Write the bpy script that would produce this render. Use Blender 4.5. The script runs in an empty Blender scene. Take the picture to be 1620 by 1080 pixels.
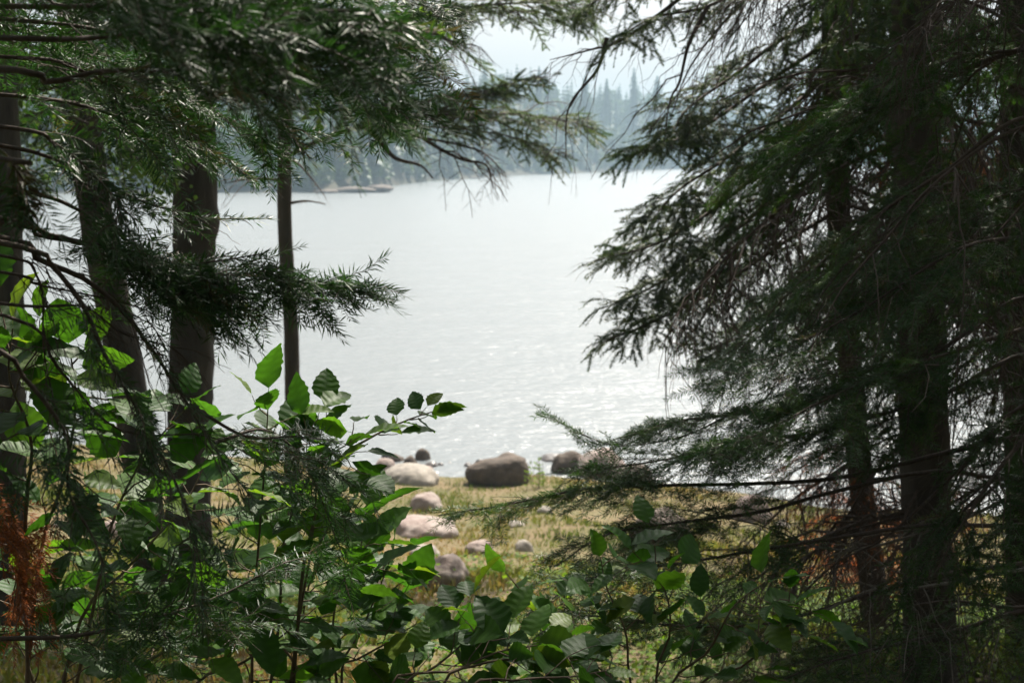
import bpy, bmesh, math
import numpy as np
from mathutils import Vector, Matrix, noise

# ------------------------------------------------------------------ camera, sky, sun, exposure
scene = bpy.context.scene
COL = scene.collection
CAMZ, FPX, HORIZON = 6.0, 2250.0, 240.0            # eye height above the lake, focal length in photo pixels, horizon row
PITCH = math.atan((540.0 - HORIZON) / FPX)
cam_data = bpy.data.cameras.new("camera")
cam_data.sensor_width = 36.0
cam_data.lens = 36.0 * FPX / 1620.0
cam_data.clip_start = 0.05
cam_data.clip_end = 5000.0
cam_data.dof.use_dof = True
cam_data.dof.focus_distance = 2.7
cam_data.dof.aperture_fstop = 9.0
cam = bpy.data.objects.new("camera", cam_data)
cam.location = (0, 0, CAMZ)
cam.rotation_euler = (math.pi / 2 - PITCH, 0, 0)
COL.objects.link(cam)
scene.camera = cam

SUN_EL, SUN_AZ = math.radians(52), math.radians(16)   # azimuth clockwise from +Y: ahead, a little to the right
world = bpy.data.worlds.new("World")
scene.world = world
world.use_nodes = True
wn, wl = world.node_tree.nodes, world.node_tree.links
wn.clear()
sky = wn.new("ShaderNodeTexSky")
sky.sky_type = 'NISHITA'
sky.sun_disc = False
sky.sun_elevation = SUN_EL
sky.sun_rotation = SUN_AZ
sky.air_density = 1.0
sky.dust_density = 6.0
sky.ozone_density = 1.0
hs = wn.new("ShaderNodeHueSaturation")
hs.inputs["Saturation"].default_value = 0.22       # smoke-white summer haze
bgn = wn.new("ShaderNodeBackground")
bgn.inputs["Strength"].default_value = 0.070
won = wn.new("ShaderNodeOutputWorld")
wl.new(sky.outputs[0], hs.inputs["Color"])
wl.new(hs.outputs[0], bgn.inputs[0])
wl.new(bgn.outputs[0], won.inputs[0])

sun_data = bpy.data.lights.new("sun", 'SUN')
sun_data.energy = 4.6
sun_data.angle = math.radians(0.6)
sun_data.color = (1.0, 0.93, 0.82)
sun = bpy.data.objects.new("sun", sun_data)
sd = Vector((math.sin(SUN_AZ) * math.cos(SUN_EL), math.cos(SUN_AZ) * math.cos(SUN_EL), math.sin(SUN_EL)))
sun.rotation_euler = sd.to_track_quat('Z', 'Y').to_euler()
sun.location = (0, 0, 60)
COL.objects.link(sun)

vs = scene.view_settings
vs.view_transform = 'Standard'
vs.look = 'None'
vs.exposure = 1.22
vs.gamma = 1.0
vs.use_curve_mapping = False
scene.cycles.use_denoising = True
scene.cycles.max_bounces = 8
scene.cycles.transparent_max_bounces = 8
scene.cycles.volume_bounces = 1
scene.cycles.sample_clamp_indirect = 6.0

UP = np.array([0.0, 0.0, 1.0])
cp, sp = math.cos(PITCH), math.sin(PITCH)


def P(px, py, depth):
    """photo pixel + horizontal distance (y) -> world point"""
    u, v = (px - 810.0) / FPX, (py - 540.0) / FPX
    d = np.array([u, cp - v * sp, -sp - v * cp])
    return np.array([0, 0, CAMZ]) + d * (depth / d[1])


# ------------------------------------------------------------------ helpers
def nrm(a):
    return a / np.maximum(np.linalg.norm(a, axis=-1, keepdims=True), 1e-9)


def link(name, data, parent=None, mat=None):
    o = bpy.data.objects.new(name, data)
    COL.objects.link(o)
    if parent is not None:
        o.parent = parent
    if mat is not None and data is not None:
        data.materials.clear()
        data.materials.append(mat)
    return o


def tag(o, label=None, cat=None, group=None, kind=None):
    if label: o["label"] = label
    if cat: o["category"] = cat
    if group: o["group"] = group
    if kind: o["kind"] = kind
    return o


def empty(name, loc, label, cat, group=None):
    o = bpy.data.objects.new(name, None)
    o.location = Vector(loc)
    COL.objects.link(o)
    return tag(o, label, cat, group)


def mesh_np(name, V, F, smooth=False, tint=None):
    """V (n,3); F = list of int arrays (m,3)/(m,4)"""
    me = bpy.data.meshes.new(name)
    V = np.asarray(V, np.float32).reshape(-1, 3)
    if isinstance(F, np.ndarray): F = [F]
    F = [f for f in F if len(f)]
    loops = np.concatenate([f.ravel() for f in F]).astype(np.int32)
    tot = np.concatenate([np.full(len(f), f.shape[1]) for f in F]).astype(np.int32)
    start = np.concatenate([[0], np.cumsum(tot)[:-1]]).astype(np.int32)
    me.vertices.add(len(V)); me.vertices.foreach_set("co", V.ravel())
    me.loops.add(len(loops)); me.loops.foreach_set("vertex_index", loops)
    me.polygons.add(len(tot))
    me.polygons.foreach_set("loop_start", start)
    me.polygons.foreach_set("loop_total", tot)
    if smooth:
        me.polygons.foreach_set("use_smooth", np.ones(len(tot), bool))
    if tint is not None:
        a = me.attributes.new("tint", 'FLOAT', 'POINT')
        a.data.foreach_set("value", np.asarray(tint, np.float32))
    me.update(calc_edges=True)
    me.validate(verbose=False)
    return me


def tubes(Pk, Rk, sides=4, cap=True):
    """Pk (K,M,3) polylines, Rk (K,M) radii -> verts, quad faces"""
    K, M, _ = Pk.shape
    T = nrm(np.gradient(Pk, axis=1))
    ref = np.where(np.abs(T[:, :1, 2:3]) > 0.9, np.array([1.0, 0, 0]), UP)
    A = nrm(np.cross(T, np.broadcast_to(ref, T.shape)))
    B = np.cross(A, T)
    ang = np.arange(sides) * 2 * math.pi / sides
    ring = (A[:, :, None] * np.cos(ang)[None, None, :, None] + B[:, :, None] * np.sin(ang)[None, None, :, None])
    V = Pk[:, :, None] + ring * Rk[:, :, None, None]
    i = np.arange(K)[:, None, None] * M * sides + np.arange(M - 1)[None, :, None] * sides
    s = np.arange(sides)[None, None, :]
    s2 = (s + 1) % sides
    F = np.stack([i + s, i + s2, i + sides + s2, i + sides + s], -1).reshape(-1, 4)
    return V.reshape(-1, 3), F


def catmull(pts, n):
    pts = np.asarray(pts, float)
    if len(pts) == 2:
        t = np.linspace(0, 1, n)[:, None]
        return pts[0] * (1 - t) + pts[1] * t
    p = np.vstack([2 * pts[0] - pts[1], pts, 2 * pts[-1] - pts[-2]])
    seg = len(pts) - 1
    u = np.linspace(0, seg - 1e-6, n)
    k = u.astype(int); f = (u - k)[:, None]
    a, b, c, d = p[k], p[k + 1], p[k + 2], p[k + 3]
    return 0.5 * ((2 * b) + (-a + c) * f + (2 * a - 5 * b + 4 * c - d) * f ** 2 + (-a + 3 * b - 3 * c + d) * f ** 3)


class Geo:
    def __init__(self): self.V, self.F, self.T, self.n = [], [], [], 0

    def add(self, V, F, T=None):
        self.V.append(V); self.F.append(np.asarray(F) + self.n); self.n += len(V)
        self.T.append(np.zeros(len(V)) if T is None else T)

    def mesh(self, name, smooth=False, tint=False):
        if not self.V: return None
        fs = {}
        for f in self.F: fs.setdefault(f.shape[1], []).append(f)
        return mesh_np(name, np.vstack(self.V), [np.vstack(v) for v in fs.values()], smooth,
                       np.concatenate(self.T) if tint else None)


# ------------------------------------------------------------------ materials
def new_mat(name):
    m = bpy.data.materials.new(name)
    m.use_nodes = True
    m.node_tree.nodes.clear()
    return m, m.node_tree.nodes, m.node_tree.links


def ramp_node(n, stops):
    r = n.new("ShaderNodeValToRGB")
    e = r.color_ramp.elements
    while len(e) < len(stops): e.new(0.5)
    for i, (p, c) in enumerate(stops):
        e[i].position = p; e[i].color = (*c, 1)
    return r


def foliage_mat(name, stops, trans_gain, trans, rough=0.45, objrand=False, veins=False, spec=0.5):
    m, n, l = new_mat(name)
    out = n.new("ShaderNodeOutputMaterial")
    if objrand:
        src = n.new("ShaderNodeObjectInfo").outputs["Random"]
    else:
        at = n.new("ShaderNodeAttribute"); at.attribute_name = "tint"
        src = at.outputs["Fac"]
    r = ramp_node(n, stops)
    l.new(src, r.inputs[0])
    colour = r.outputs[0]
    p = n.new("ShaderNodeBsdfPrincipled")
    p.inputs["Roughness"].default_value = rough
    p.inputs["Specular IOR Level"].default_value = spec
    if veins:
        tc = n.new("ShaderNodeAttribute"); tc.attribute_name = "vein"
        mx = n.new("ShaderNodeMix"); mx.data_type = 'RGBA'; mx.blend_type = 'MULTIPLY'
        inv = n.new("ShaderNodeMath"); inv.operation = 'MULTIPLY'; inv.inputs[1].default_value = 0.45
        l.new(tc.outputs["Fac"], inv.inputs[0]); l.new(inv.outputs[0], mx.inputs[0])
        l.new(colour, mx.inputs[6]); mx.inputs[7].default_value = (0.45, 0.5, 0.4, 1)
        no = n.new("ShaderNodeTexNoise"); no.inputs["Scale"].default_value = 60
        mx2 = n.new("ShaderNodeMix"); mx2.data_type = 'RGBA'; mx2.blend_type = 'MULTIPLY'; mx2.inputs[0].default_value = 0.5
        rr = ramp_node(n, [(0.3, (0.55, 0.6, 0.5)), (0.7, (1, 1, 1))])
        l.new(no.outputs[0], rr.inputs[0])
        l.new(mx.outputs[2], mx2.inputs[6]); l.new(rr.outputs[0], mx2.inputs[7])
        colour = mx2.outputs[2]
        bp = n.new("ShaderNodeBump"); bp.inputs["Strength"].default_value = 0.5; bp.inputs["Distance"].default_value = 0.002
        l.new(tc.outputs["Fac"], bp.inputs["Height"]); l.new(bp.outputs[0], p.inputs["Normal"])
    l.new(colour, p.inputs["Base Color"])
    tr = n.new("ShaderNodeBsdfTranslucent")
    g = n.new("ShaderNodeMix"); g.data_type = 'RGBA'; g.blend_type = 'MULTIPLY'; g.inputs[0].default_value = 1
    l.new(colour, g.inputs[6]); g.inputs[7].default_value = (*trans_gain, 1)
    l.new(g.outputs[2], tr.inputs[0])
    mix = n.new("ShaderNodeMixShader"); mix.inputs[0].default_value = trans
    l.new(p.outputs[0], mix.inputs[1]); l.new(tr.outputs[0], mix.inputs[2])
    l.new(mix.outputs[0], out.inputs[0])
    return m


def noisy_mat(name, stops, scale, rough=0.85, bump=0.4, bdist=0.01, detail=6, coord="Object", stretch=(1, 1, 1), spec=0.3, stops2=None, scale2=3, fac2=0.5):
    m, n, l = new_mat(name)
    out = n.new("ShaderNodeOutputMaterial")
    tc = n.new("ShaderNodeTexCoord")
    mp = n.new("ShaderNodeMapping"); mp.inputs["Scale"].default_value = stretch
    l.new(tc.outputs[coord], mp.inputs[0])
    no = n.new("ShaderNodeTexNoise"); no.inputs["Scale"].default_value = scale; no.inputs["Detail"].default_value = detail
    no.inputs["Roughness"].default_value = 0.65
    l.new(mp.outputs[0], no.inputs[0])
    r = ramp_node(n, stops)
    l.new(no.outputs[0], r.inputs[0])
    colour = r.outputs[0]
    if stops2:
        n2 = n.new("ShaderNodeTexNoise"); n2.inputs["Scale"].default_value = scale2; n2.inputs["Detail"].default_value = 4
        l.new(mp.outputs[0], n2.inputs[0])
        r2 = ramp_node(n, stops2); l.new(n2.outputs[0], r2.inputs[0])
        mx = n.new("ShaderNodeMix"); mx.data_type = 'RGBA'; mx.inputs[0].default_value = fac2
        l.new(colour, mx.inputs[6]); l.new(r2.outputs[0], mx.inputs[7])
        colour = mx.outputs[2]
    p = n.new("ShaderNodeBsdfPrincipled")
    p.inputs["Roughness"].default_value = rough
    p.inputs["Specular IOR Level"].default_value = spec
    l.new(colour, p.inputs["Base Color"])
    if bump:
        bp = n.new("ShaderNodeBump"); bp.inputs["Strength"].default_value = bump; bp.inputs["Distance"].default_value = bdist
        l.new(no.outputs[0], bp.inputs["Height"]); l.new(bp.outputs[0], p.inputs["Normal"])
    l.new(p.outputs[0], out.inputs[0])
    return m


M = {}
M["bark"] = noisy_mat("fir_bark", [(0.3, (0.022, 0.017, 0.014)), (0.55, (0.060, 0.046, 0.036)), (0.8, (0.12, 0.10, 0.085))], 14, 0.9, 0.8, 0.02, stretch=(1, 1, 0.22),
                      stops2=[(0.4, (0.040, 0.031, 0.025)), (0.7, (0.10, 0.09, 0.08))], scale2=3)
M["poplar_bark"] = noisy_mat("poplar_bark", [(0.3, (0.025, 0.02, 0.017)), (0.6, (0.075, 0.062, 0.05)), (0.85, (0.16, 0.14, 0.12))], 10, 0.9, 0.8, 0.025, stretch=(1, 1, 0.18))
M["twig"] = noisy_mat("twig_bark", [(0.3, (0.035, 0.024, 0.018)), (0.7, (0.10, 0.07, 0.054))], 90, 0.75, 0.4, 0.001)
M["greytwig"] = noisy_mat("grey_twig_bark", [(0.3, (0.10, 0.085, 0.07)), (0.7, (0.22, 0.19, 0.16))], 90, 0.8, 0.4, 0.001)
M["stem"] = noisy_mat("shrub_stem_bark", [(0.3, (0.08, 0.055, 0.035)), (0.7, (0.17, 0.12, 0.08))], 60, 0.7, 0.3, 0.001)
M["needle"] = foliage_mat("fir_needles", [(0.0, (0.019, 0.048, 0.017)), (0.6, (0.037, 0.080, 0.020)), (0.9, (0.075, 0.130, 0.024)), (1.0, (0.11, 0.07, 0.04))], (1.3, 1.7, 0.7), 0.28, 0.46, spec=0.3)
M["needle_mid"] = foliage_mat("spruce_needles", [(0.0, (0.024, 0.055, 0.018)), (0.6, (0.044, 0.082, 0.020)), (1.0, (0.10, 0.13, 0.028))], (1.5, 1.7, 0.7), 0.35, 0.45)
M["dead_needle"] = foliage_mat("dead_needles", [(0.0, (0.15, 0.055, 0.024)), (1.0, (0.30, 0.12, 0.05))], (1.4, 1.1, 0.8), 0.4, 0.7, spec=0.15)
M["sunlit_dead_needle"] = foliage_mat("sunlit_dead_needles", [(0.0, (0.30, 0.085, 0.028)), (1.0, (0.46, 0.17, 0.06))], (1.3, 1.0, 0.8), 0.5, 0.7, spec=0.1)  # dead needles again, brightened to look sunlit though they stand in shade
M["leaf"] = foliage_mat("hazel_leaf", [(0.0, (0.030, 0.080, 0.016)), (0.5, (0.045, 0.112, 0.018)), (0.85, (0.070, 0.145, 0.02)), (1.0, (0.13, 0.18, 0.022))], (2.2, 2.5, 0.7), 0.42, 0.5, objrand=True, veins=True, spec=0.22)
M["poplar_leaf"] = foliage_mat("poplar_leaves", [(0.0, (0.055, 0.10, 0.03)), (1.0, (0.10, 0.15, 0.035))], (2.0, 2.3, 0.7), 0.45, 0.45)
M["weed_leaf"] = foliage_mat("weed_leaves", [(0.0, (0.045, 0.095, 0.016)), (1.0, (0.13, 0.19, 0.026))], (1.8, 2.0, 0.7), 0.45, 0.6, spec=0.12)
M["grass"] = foliage_mat("grass_blades", [(0.0, (0.083, 0.126, 0.016)), (0.35, (0.145, 0.166, 0.026)), (0.55, (0.214, 0.173, 0.044)), (0.8, (0.276, 0.173, 0.065)), (1.0, (0.345, 0.213, 0.104))], (1.2, 1.2, 0.9), 0.35, 0.6, spec=0.2)
M["far_leaf"] = foliage_mat("far_foliage", [(0.0, (0.028, 0.052, 0.026)), (0.7, (0.05, 0.08, 0.03)), (1.0, (0.10, 0.14, 0.04))], (1.4, 1.5, 0.8), 0.25, 0.6, spec=0.2)
M["ground"] = noisy_mat("meadow_soil", [(0.30, (0.060, 0.078, 0.016)), (0.48, (0.115, 0.098, 0.032)), (0.62, (0.165, 0.108, 0.052)), (0.8, (0.10, 0.11, 0.025))], 1.3, 0.95, 0.6, 0.05, coord="Object",
                        stops2=[(0.38, (0.030, 0.026, 0.012)), (0.62, (0.15, 0.11, 0.05))], scale2=24, fac2=0.5)
def floor_mat(m):
    n, l = m.node_tree.nodes, m.node_tree.links
    p = next(q for q in n if q.type == 'BSDF_PRINCIPLED')
    src = p.inputs["Base Color"].links[0].from_socket
    at = n.new("ShaderNodeAttribute"); at.attribute_name = "litter"
    no = n.new("ShaderNodeTexNoise"); no.inputs["Scale"].default_value = 14; no.inputs["Detail"].default_value = 6
    r = ramp_node(n, [(0.35, (0.022, 0.018, 0.011)), (0.55, (0.042, 0.036, 0.018)), (0.72, (0.036, 0.05, 0.015))])
    l.new(no.outputs[0], r.inputs[0])
    mx = n.new("ShaderNodeMix"); mx.data_type = 'RGBA'
    l.new(at.outputs["Fac"], mx.inputs[0]); l.new(src, mx.inputs[6]); l.new(r.outputs[0], mx.inputs[7])
    l.new(mx.outputs[2], p.inputs["Base Color"])


floor_mat(M["ground"])
M["rock_pink"] = noisy_mat("pink_granite", [(0.3, (0.152, 0.117, 0.102)), (0.55, (0.274, 0.216, 0.190)), (0.8, (0.356, 0.304, 0.274))], 12, 0.85, 0.7, 0.04,
                           stops2=[(0.4, (0.228, 0.167, 0.144)), (0.62, (0.333, 0.289, 0.258)), (0.75, (0.152, 0.144, 0.122))], scale2=3.2, fac2=0.5)
M["rock_tan"] = noisy_mat("pale_granite", [(0.3, (0.162, 0.139, 0.118)), (0.6, (0.309, 0.272, 0.228)), (0.8, (0.382, 0.346, 0.294))], 12, 0.85, 0.7, 0.03,
                          stops2=[(0.4, (0.206, 0.191, 0.169)), (0.65, (0.352, 0.315, 0.265))], scale2=3, fac2=0.4)
M["rock_dark"] = noisy_mat("brown_gneiss", [(0.3, (0.047, 0.034, 0.026)), (0.55, (0.102, 0.076, 0.056)), (0.8, (0.204, 0.152, 0.116))], 11, 0.85, 0.7, 0.03,
                           stops2=[(0.45, (0.060, 0.046, 0.036)), (0.7, (0.153, 0.116, 0.090))], scale2=2.5, fac2=0.5)
M["rock_wet"] = noisy_mat("wet_stone", [(0.3, (0.045, 0.04, 0.038)), (0.7, (0.12, 0.10, 0.09))], 9, 0.45, 0.3, 0.02, spec=0.5)


def water_mat():
    m, n, l = new_mat("lake_water")
    out = n.new("ShaderNodeOutputMaterial")
    p = n.new("ShaderNodeBsdfPrincipled")
    p.inputs["Base Color"].default_value = (0.15, 0.165, 0.17, 1)
    p.inputs["Roughness"].default_value = 0.27
    p.inputs["IOR"].default_value = 1.333
    p.inputs["Specular IOR Level"].default_value = 0.5
    tc = n.new("ShaderNodeTexCoord")
    mp = n.new("ShaderNodeMapping"); mp.inputs["Scale"].default_value = (0.55, 1.0, 1.0)
    l.new(tc.outputs["Object"], mp.inputs[0])
    a = n.new("ShaderNodeTexNoise"); a.inputs["Scale"].default_value = 3.2; a.inputs["Detail"].default_value = 4; a.inputs["Roughness"].default_value = 0.6
    b = n.new("ShaderNodeTexNoise"); b.inputs["Scale"].default_value = 0.35; b.inputs["Detail"].default_value = 2
    l.new(mp.outputs[0], a.inputs[0]); l.new(mp.outputs[0], b.inputs[0])
    ad = n.new("ShaderNodeMath"); ad.operation = 'MULTIPLY_ADD'; ad.inputs[1].default_value = 1.6
    l.new(b.outputs[0], ad.inputs[0]); l.new(a.outputs[0], ad.inputs[2])
    bp = n.new("ShaderNodeBump"); bp.inputs["Strength"].default_value = 0.75; bp.inputs["Distance"].default_value = 0.12
    l.new(ad.outputs[0], bp.inputs["Height"]); l.new(bp.outputs[0], p.inputs["Normal"])
    l.new(p.outputs[0], out.inputs[0])
    return m


M["water"] = water_mat()

# ------------------------------------------------------------------ terrain and lake
_sx = np.array([-60, -20, -9, -3.2, -1.3, 0.5, 2.5, 5, 9, 20, 60.0])
_sy = np.array([32, 30, 29.0, 26.8, 25.9, 26.2, 25.4, 23.8, 23.0, 22, 20.0])
_py = np.array([-60, -15, 0, 4, 7, 10, 14, 18, 22, 27.3, 33, 60, 2000.0])
_pz = np.array([5.6, 4.9, 4.4, 4.0, 3.45, 2.85, 1.9, 1.15, 0.52, 0.0, -0.55, -3.0, -4.0])
_fx = np.array([-600, -150, -75, -40, -26.0, -17.0, -1.6, 53, 133, 250, 600.0])
_fy = np.array([150, 185, 205, 212, 211, 292, 356, 484, 612, 690, 760.0])


def gz(x, y):
    """ground height"""
    x, y = np.asarray(x, float), np.asarray(y, float)
    near = np.interp(y / np.interp(x, _sx, _sy) * 27.3, _py, _pz)
    w = np.clip((27 - y) / 10, 0.15, 1) * (y < 40)
    near = near + w * (0.10 * np.sin(x * 0.9 + 1.3) * np.sin(y * 0.7) + 0.06 * np.sin(x * 2.1 + y * 1.3))
    s = y - np.interp(x, _fx, _fy)
    far = np.interp(s, [-30, 0, 2, 8, 40, 110, 200, 1000], [-4.0, 0.0, 0.8, 1.6, 7.5, 20.5, 24.0, 24.0])
    far = far + np.clip(s / 40, 0, 1) * (2.5 * np.sin(x * 0.021 + 1.0) + 1.5 * np.sin(x * 0.06 + y * 0.03))
    return np.where(y < 120, near, np.maximum(far, -4.0))


def ground_hit(px, py, water=True):
    ys = np.arange(3, 60, 0.05)
    d = P(px, py, 1.0) - np.array([0, 0, CAMZ])
    z = CAMZ + d[2] * ys
    g = gz(d[0] * ys, ys)
    if water: g = np.maximum(g, -0.03)
    k = np.argmax(z <= g)
    return np.array([d[0] * ys[k], ys[k], g[k]])


def grid_axis(*spans):
    out = []
    for a, b, st in spans: out.append(np.arange(a, b, st))
    return np.unique(np.concatenate(out + [[spans[-1][1]]]))


gx = grid_axis((-700, -150, 25), (-150, -20, 3.0), (-20, 20, 0.5), (20, 180, 4.0), (180, 700, 25))
gy = grid_axis((-60, -8, 2), (-8, 34, 0.4), (34, 180, 8), (180, 620, 6), (620, 1000, 20))
X, Y = np.meshgrid(gx, gy)
Z = gz(X, Y)
nearmask = (np.abs(X) < 21) & (Y < 35)
rngG = np.random.default_rng(5)
Z = Z + np.where(nearmask, rngG.normal(0, 0.012, Z.shape), 0)
nx, ny = len(gx), len(gy)
idx = np.arange(nx * ny).reshape(ny, nx)
GF = np.stack([idx[:-1, :-1], idx[:-1, 1:], idx[1:, 1:], idx[1:, :-1]], -1).reshape(-1, 4)
gmesh = mesh_np("ground", np.stack([X, Y, Z], -1), GF, True)
lit = np.clip((7.6 + 1.2 * np.sin(X * 1.1) + 0.8 * np.sin(X * 2.7 + 1) - Y) / 2.5, 0, 1) + np.clip((Y - 150) / 10, 0, 1)
ga = gmesh.attributes.new("litter", 'FLOAT', 'POINT'); ga.data.foreach_set("value", np.clip(lit, 0, 1).ravel().astype(np.float32))
tag(link("ground", gmesh, None, M["ground"]), "sloping lakeside ground from the woods down to the shore and the far hills", kind="structure")
tag(link("lake_water", mesh_np("lake_water", np.array([[-690, 5, 0], [690, 5, 0], [690, 850, 0], [-690, 850, 0.0]]), np.array([[0, 1, 2, 3]])), None, M["water"]), "calm silvery lake filling the gap between the trees", kind="structure")

# ------------------------------------------------------------------ far shore: wooded hills
rf = np.random.default_rng(11)


def far_conifer(h, w, rng, layers=9, spikes=7, lean=0.0):
    g = Geo()
    zs = np.linspace(0.12, 0.97, layers)
    for j, z in enumerate(zs):
        r = w * 0.5 * (1 - z) ** 0.8 * rng.uniform(0.75, 1.15) + 0.02 * w
        a = rng.uniform(0, 2 * math.pi) + np.arange(spikes) * 2 * math.pi / spikes + rng.normal(0, 0.15, spikes)
        rr = r * rng.uniform(0.6, 1.25, spikes)
        da = math.pi / spikes * 1.15
        zt = (z + 0.075) * h
        zd = z * h - rr * rng.uniform(0.15, 0.5, spikes)
        top = np.stack([np.zeros(spikes), np.zeros(spikes), np.full(spikes, zt)], -1)
        l_ = np.stack([rr * np.cos(a - da), rr * np.sin(a - da), zd + 0.05 * h], -1)
        t_ = np.stack([1.25 * rr * np.cos(a), 1.25 * rr * np.sin(a), zd], -1)
        r_ = np.stack([rr * np.cos(a + da), rr * np.sin(a + da), zd + 0.05 * h], -1)
        V = np.stack([top, l_, t_, r_], 1).reshape(-1, 3)
        F = np.arange(spikes * 4).reshape(-1, 4)
        g.add(V, F)
    return np.vstack(g.V), np.vstack(g.F)


def far_round(h, w, rng, n=75):
    c = rng.normal(0, 1, (n, 3)); c = nrm(c) * rng.uniform(0.45, 1.0, (n, 1)) ** 0.5
    c = c * np.array([w / 2, w / 2, h * 0.36]) + np.array([0, 0, h * 0.6])
    a, b = nrm(rng.normal(0, 1, (n, 3))), nrm(rng.normal(0, 1, (n, 3)))
    s = 0.17 * w
    V = np.stack([c - a * s, c + b * s, c + a * s, c - b * s], 1).reshape(-1, 3)
    return V, np.arange(n * 4).reshape(-1, 4)


conifers = [far_conifer(1.0, wd, rf) for wd in (0.34, 0.42, 0.46, 0.52, 0.38)]
rounds = [far_round(1.0, 0.6, rf) for _ in range(3)]
wood = Geo()
NT = 0
for k in range(9000):
    s = 1 + 115 * rf.random() ** 1.3 if rf.random() < 0.7 else rf.uniform(0.5, 14)
    x = rf.uniform(-150, 260)
    y = float(np.interp(x, _fx, _fy)) + s
    if abs(x / y * FPX) > 920: continue
    if NT > 2550: break
    kind = rf.random()
    if kind < 0.68:
        V, F = conifers[rf.integers(5)]; h = rf.uniform(6, 11.5) * (0.55 if s < 10 else 1)
    else:
        V, F = rounds[rf.integers(3)]; h = rf.uniform(5, 9) * (0.5 if s < 12 else 1)
    a = rf.uniform(0, 6.28)
    R = np.array([[math.cos(a), -math.sin(a), 0], [math.sin(a), math.cos(a), 0], [0, 0, 1]])
    t = np.clip(rf.normal(0.35, 0.2) if kind < 0.68 else rf.normal(0.8, 0.12), 0, 1)
    wood.add(V @ R.T * h + np.array([x, y, float(gz(x, y)) - 0.3]), F, np.full(len(V), t))
    NT += 1
for k in range(170):
    x, y = (rf.uniform(-34, -14), rf.uniform(211, 300)) if k < 120 else (rf.uniform(-75, -24), rf.uniform(208, 214))
    if gz(x, y) < 0.2: continue
    V, F = rounds[rf.integers(3)] if k % 3 else conifers[rf.integers(5)]; h = rf.uniform(1.5, 4.5)
    wood.add(V * h + np.array([x, y, float(gz(x, y)) - 0.3]), F, np.full(len(V), np.clip(rf.normal(0.6, 0.25), 0, 1)))
tag(link("forest", wood.mesh("forest", False, True), None, M["far_leaf"]), "hazy blue-green wooded hillside across the lake", "forest", kind="stuff")

# single pines that stand above the skyline
fp = [bpy.data.meshes.new("x") for _ in range(0)]
pine_meshes = []
for i in range(3):
    V, F = far_conifer(1.0, (0.34, 0.42, 0.5)[i], rf, layers=18, spikes=10)
    pine_meshes.append(mesh_np("pine_crown", V, F, False, np.full(len(V), 0.2 + 0.15 * i)))
    pine_meshes[-1].materials.append(M["far_leaf"])
tv, tf = tubes(np.array([[[0, 0, -0.03], [0, 0, 0.5], [0, 0, 0.98]]]), np.array([[0.014, 0.010, 0.002]]), 6)
pine_trunk = mesh_np("pine_trunk", tv, tf, True); pine_trunk.materials.append(M["bark"])
for px, top, d, i, lab in ((853, 108, 440, 0, "tallest hazy pine on the far skyline, a narrow spire"),
                           (866, 126, 452, 1, "shorter hazy pine just beside the tallest skyline spire"),
                           (926, 122, 470, 2, "broad hazy pine on the far skyline, first to the right of the bright gap"),
                           (960, 128, 480, 1, "hazy pine on the far skyline between two broader pines"),
                           (1003, 112, 500, 0, "tall hazy pine on the far skyline below the hanging bare twigs"),
                           (1040, 124, 520, 2, "hazy pine on the far skyline close to the dark spruce edge")):
    top_p = P(px, top, d)
    g0 = float(gz(top_p[0], d))
    h = top_p[2] - g0
    e = empty("pine_tree", (top_p[0], d, g0), lab, "tree", "pines on the far skyline")
    for nm, me in (("trunk", pine_trunk), ("crown", pine_meshes[i])):
        o = link(nm, me, e); o.scale = (h * 0.9, h * 0.9, h)


# ------------------------------------------------------------------ rocks
def rock_mesh(seed, subdiv=4, sharp=0.5):
    bm = bmesh.new()
    bmesh.ops.create_icosphere(bm, subdivisions=subdiv, radius=1.0)
    off = Vector((seed * 7.3, seed * 3.1, -seed * 5.7))
    for v in bm.verts:
        p = v.co.copy()
        k = 1 + 0.24 * noise.noise(p * 0.9 + off) + 0.12 * noise.noise(p * 2.1 + off) * sharp * 2 + 0.05 * noise.noise(p * 5.5 + off) + 0.02 * noise.noise(p * 13 + off)
        q = Vector([math.copysign(abs(c) ** 0.95, c) for c in p]) * k
        v.co = q
    me = bpy.data.meshes.new("rock")
    bm.to_mesh(me); bm.free()
    me.polygons.foreach_set("use_smooth", np.ones(len(me.polygons), bool))
    return me


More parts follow.
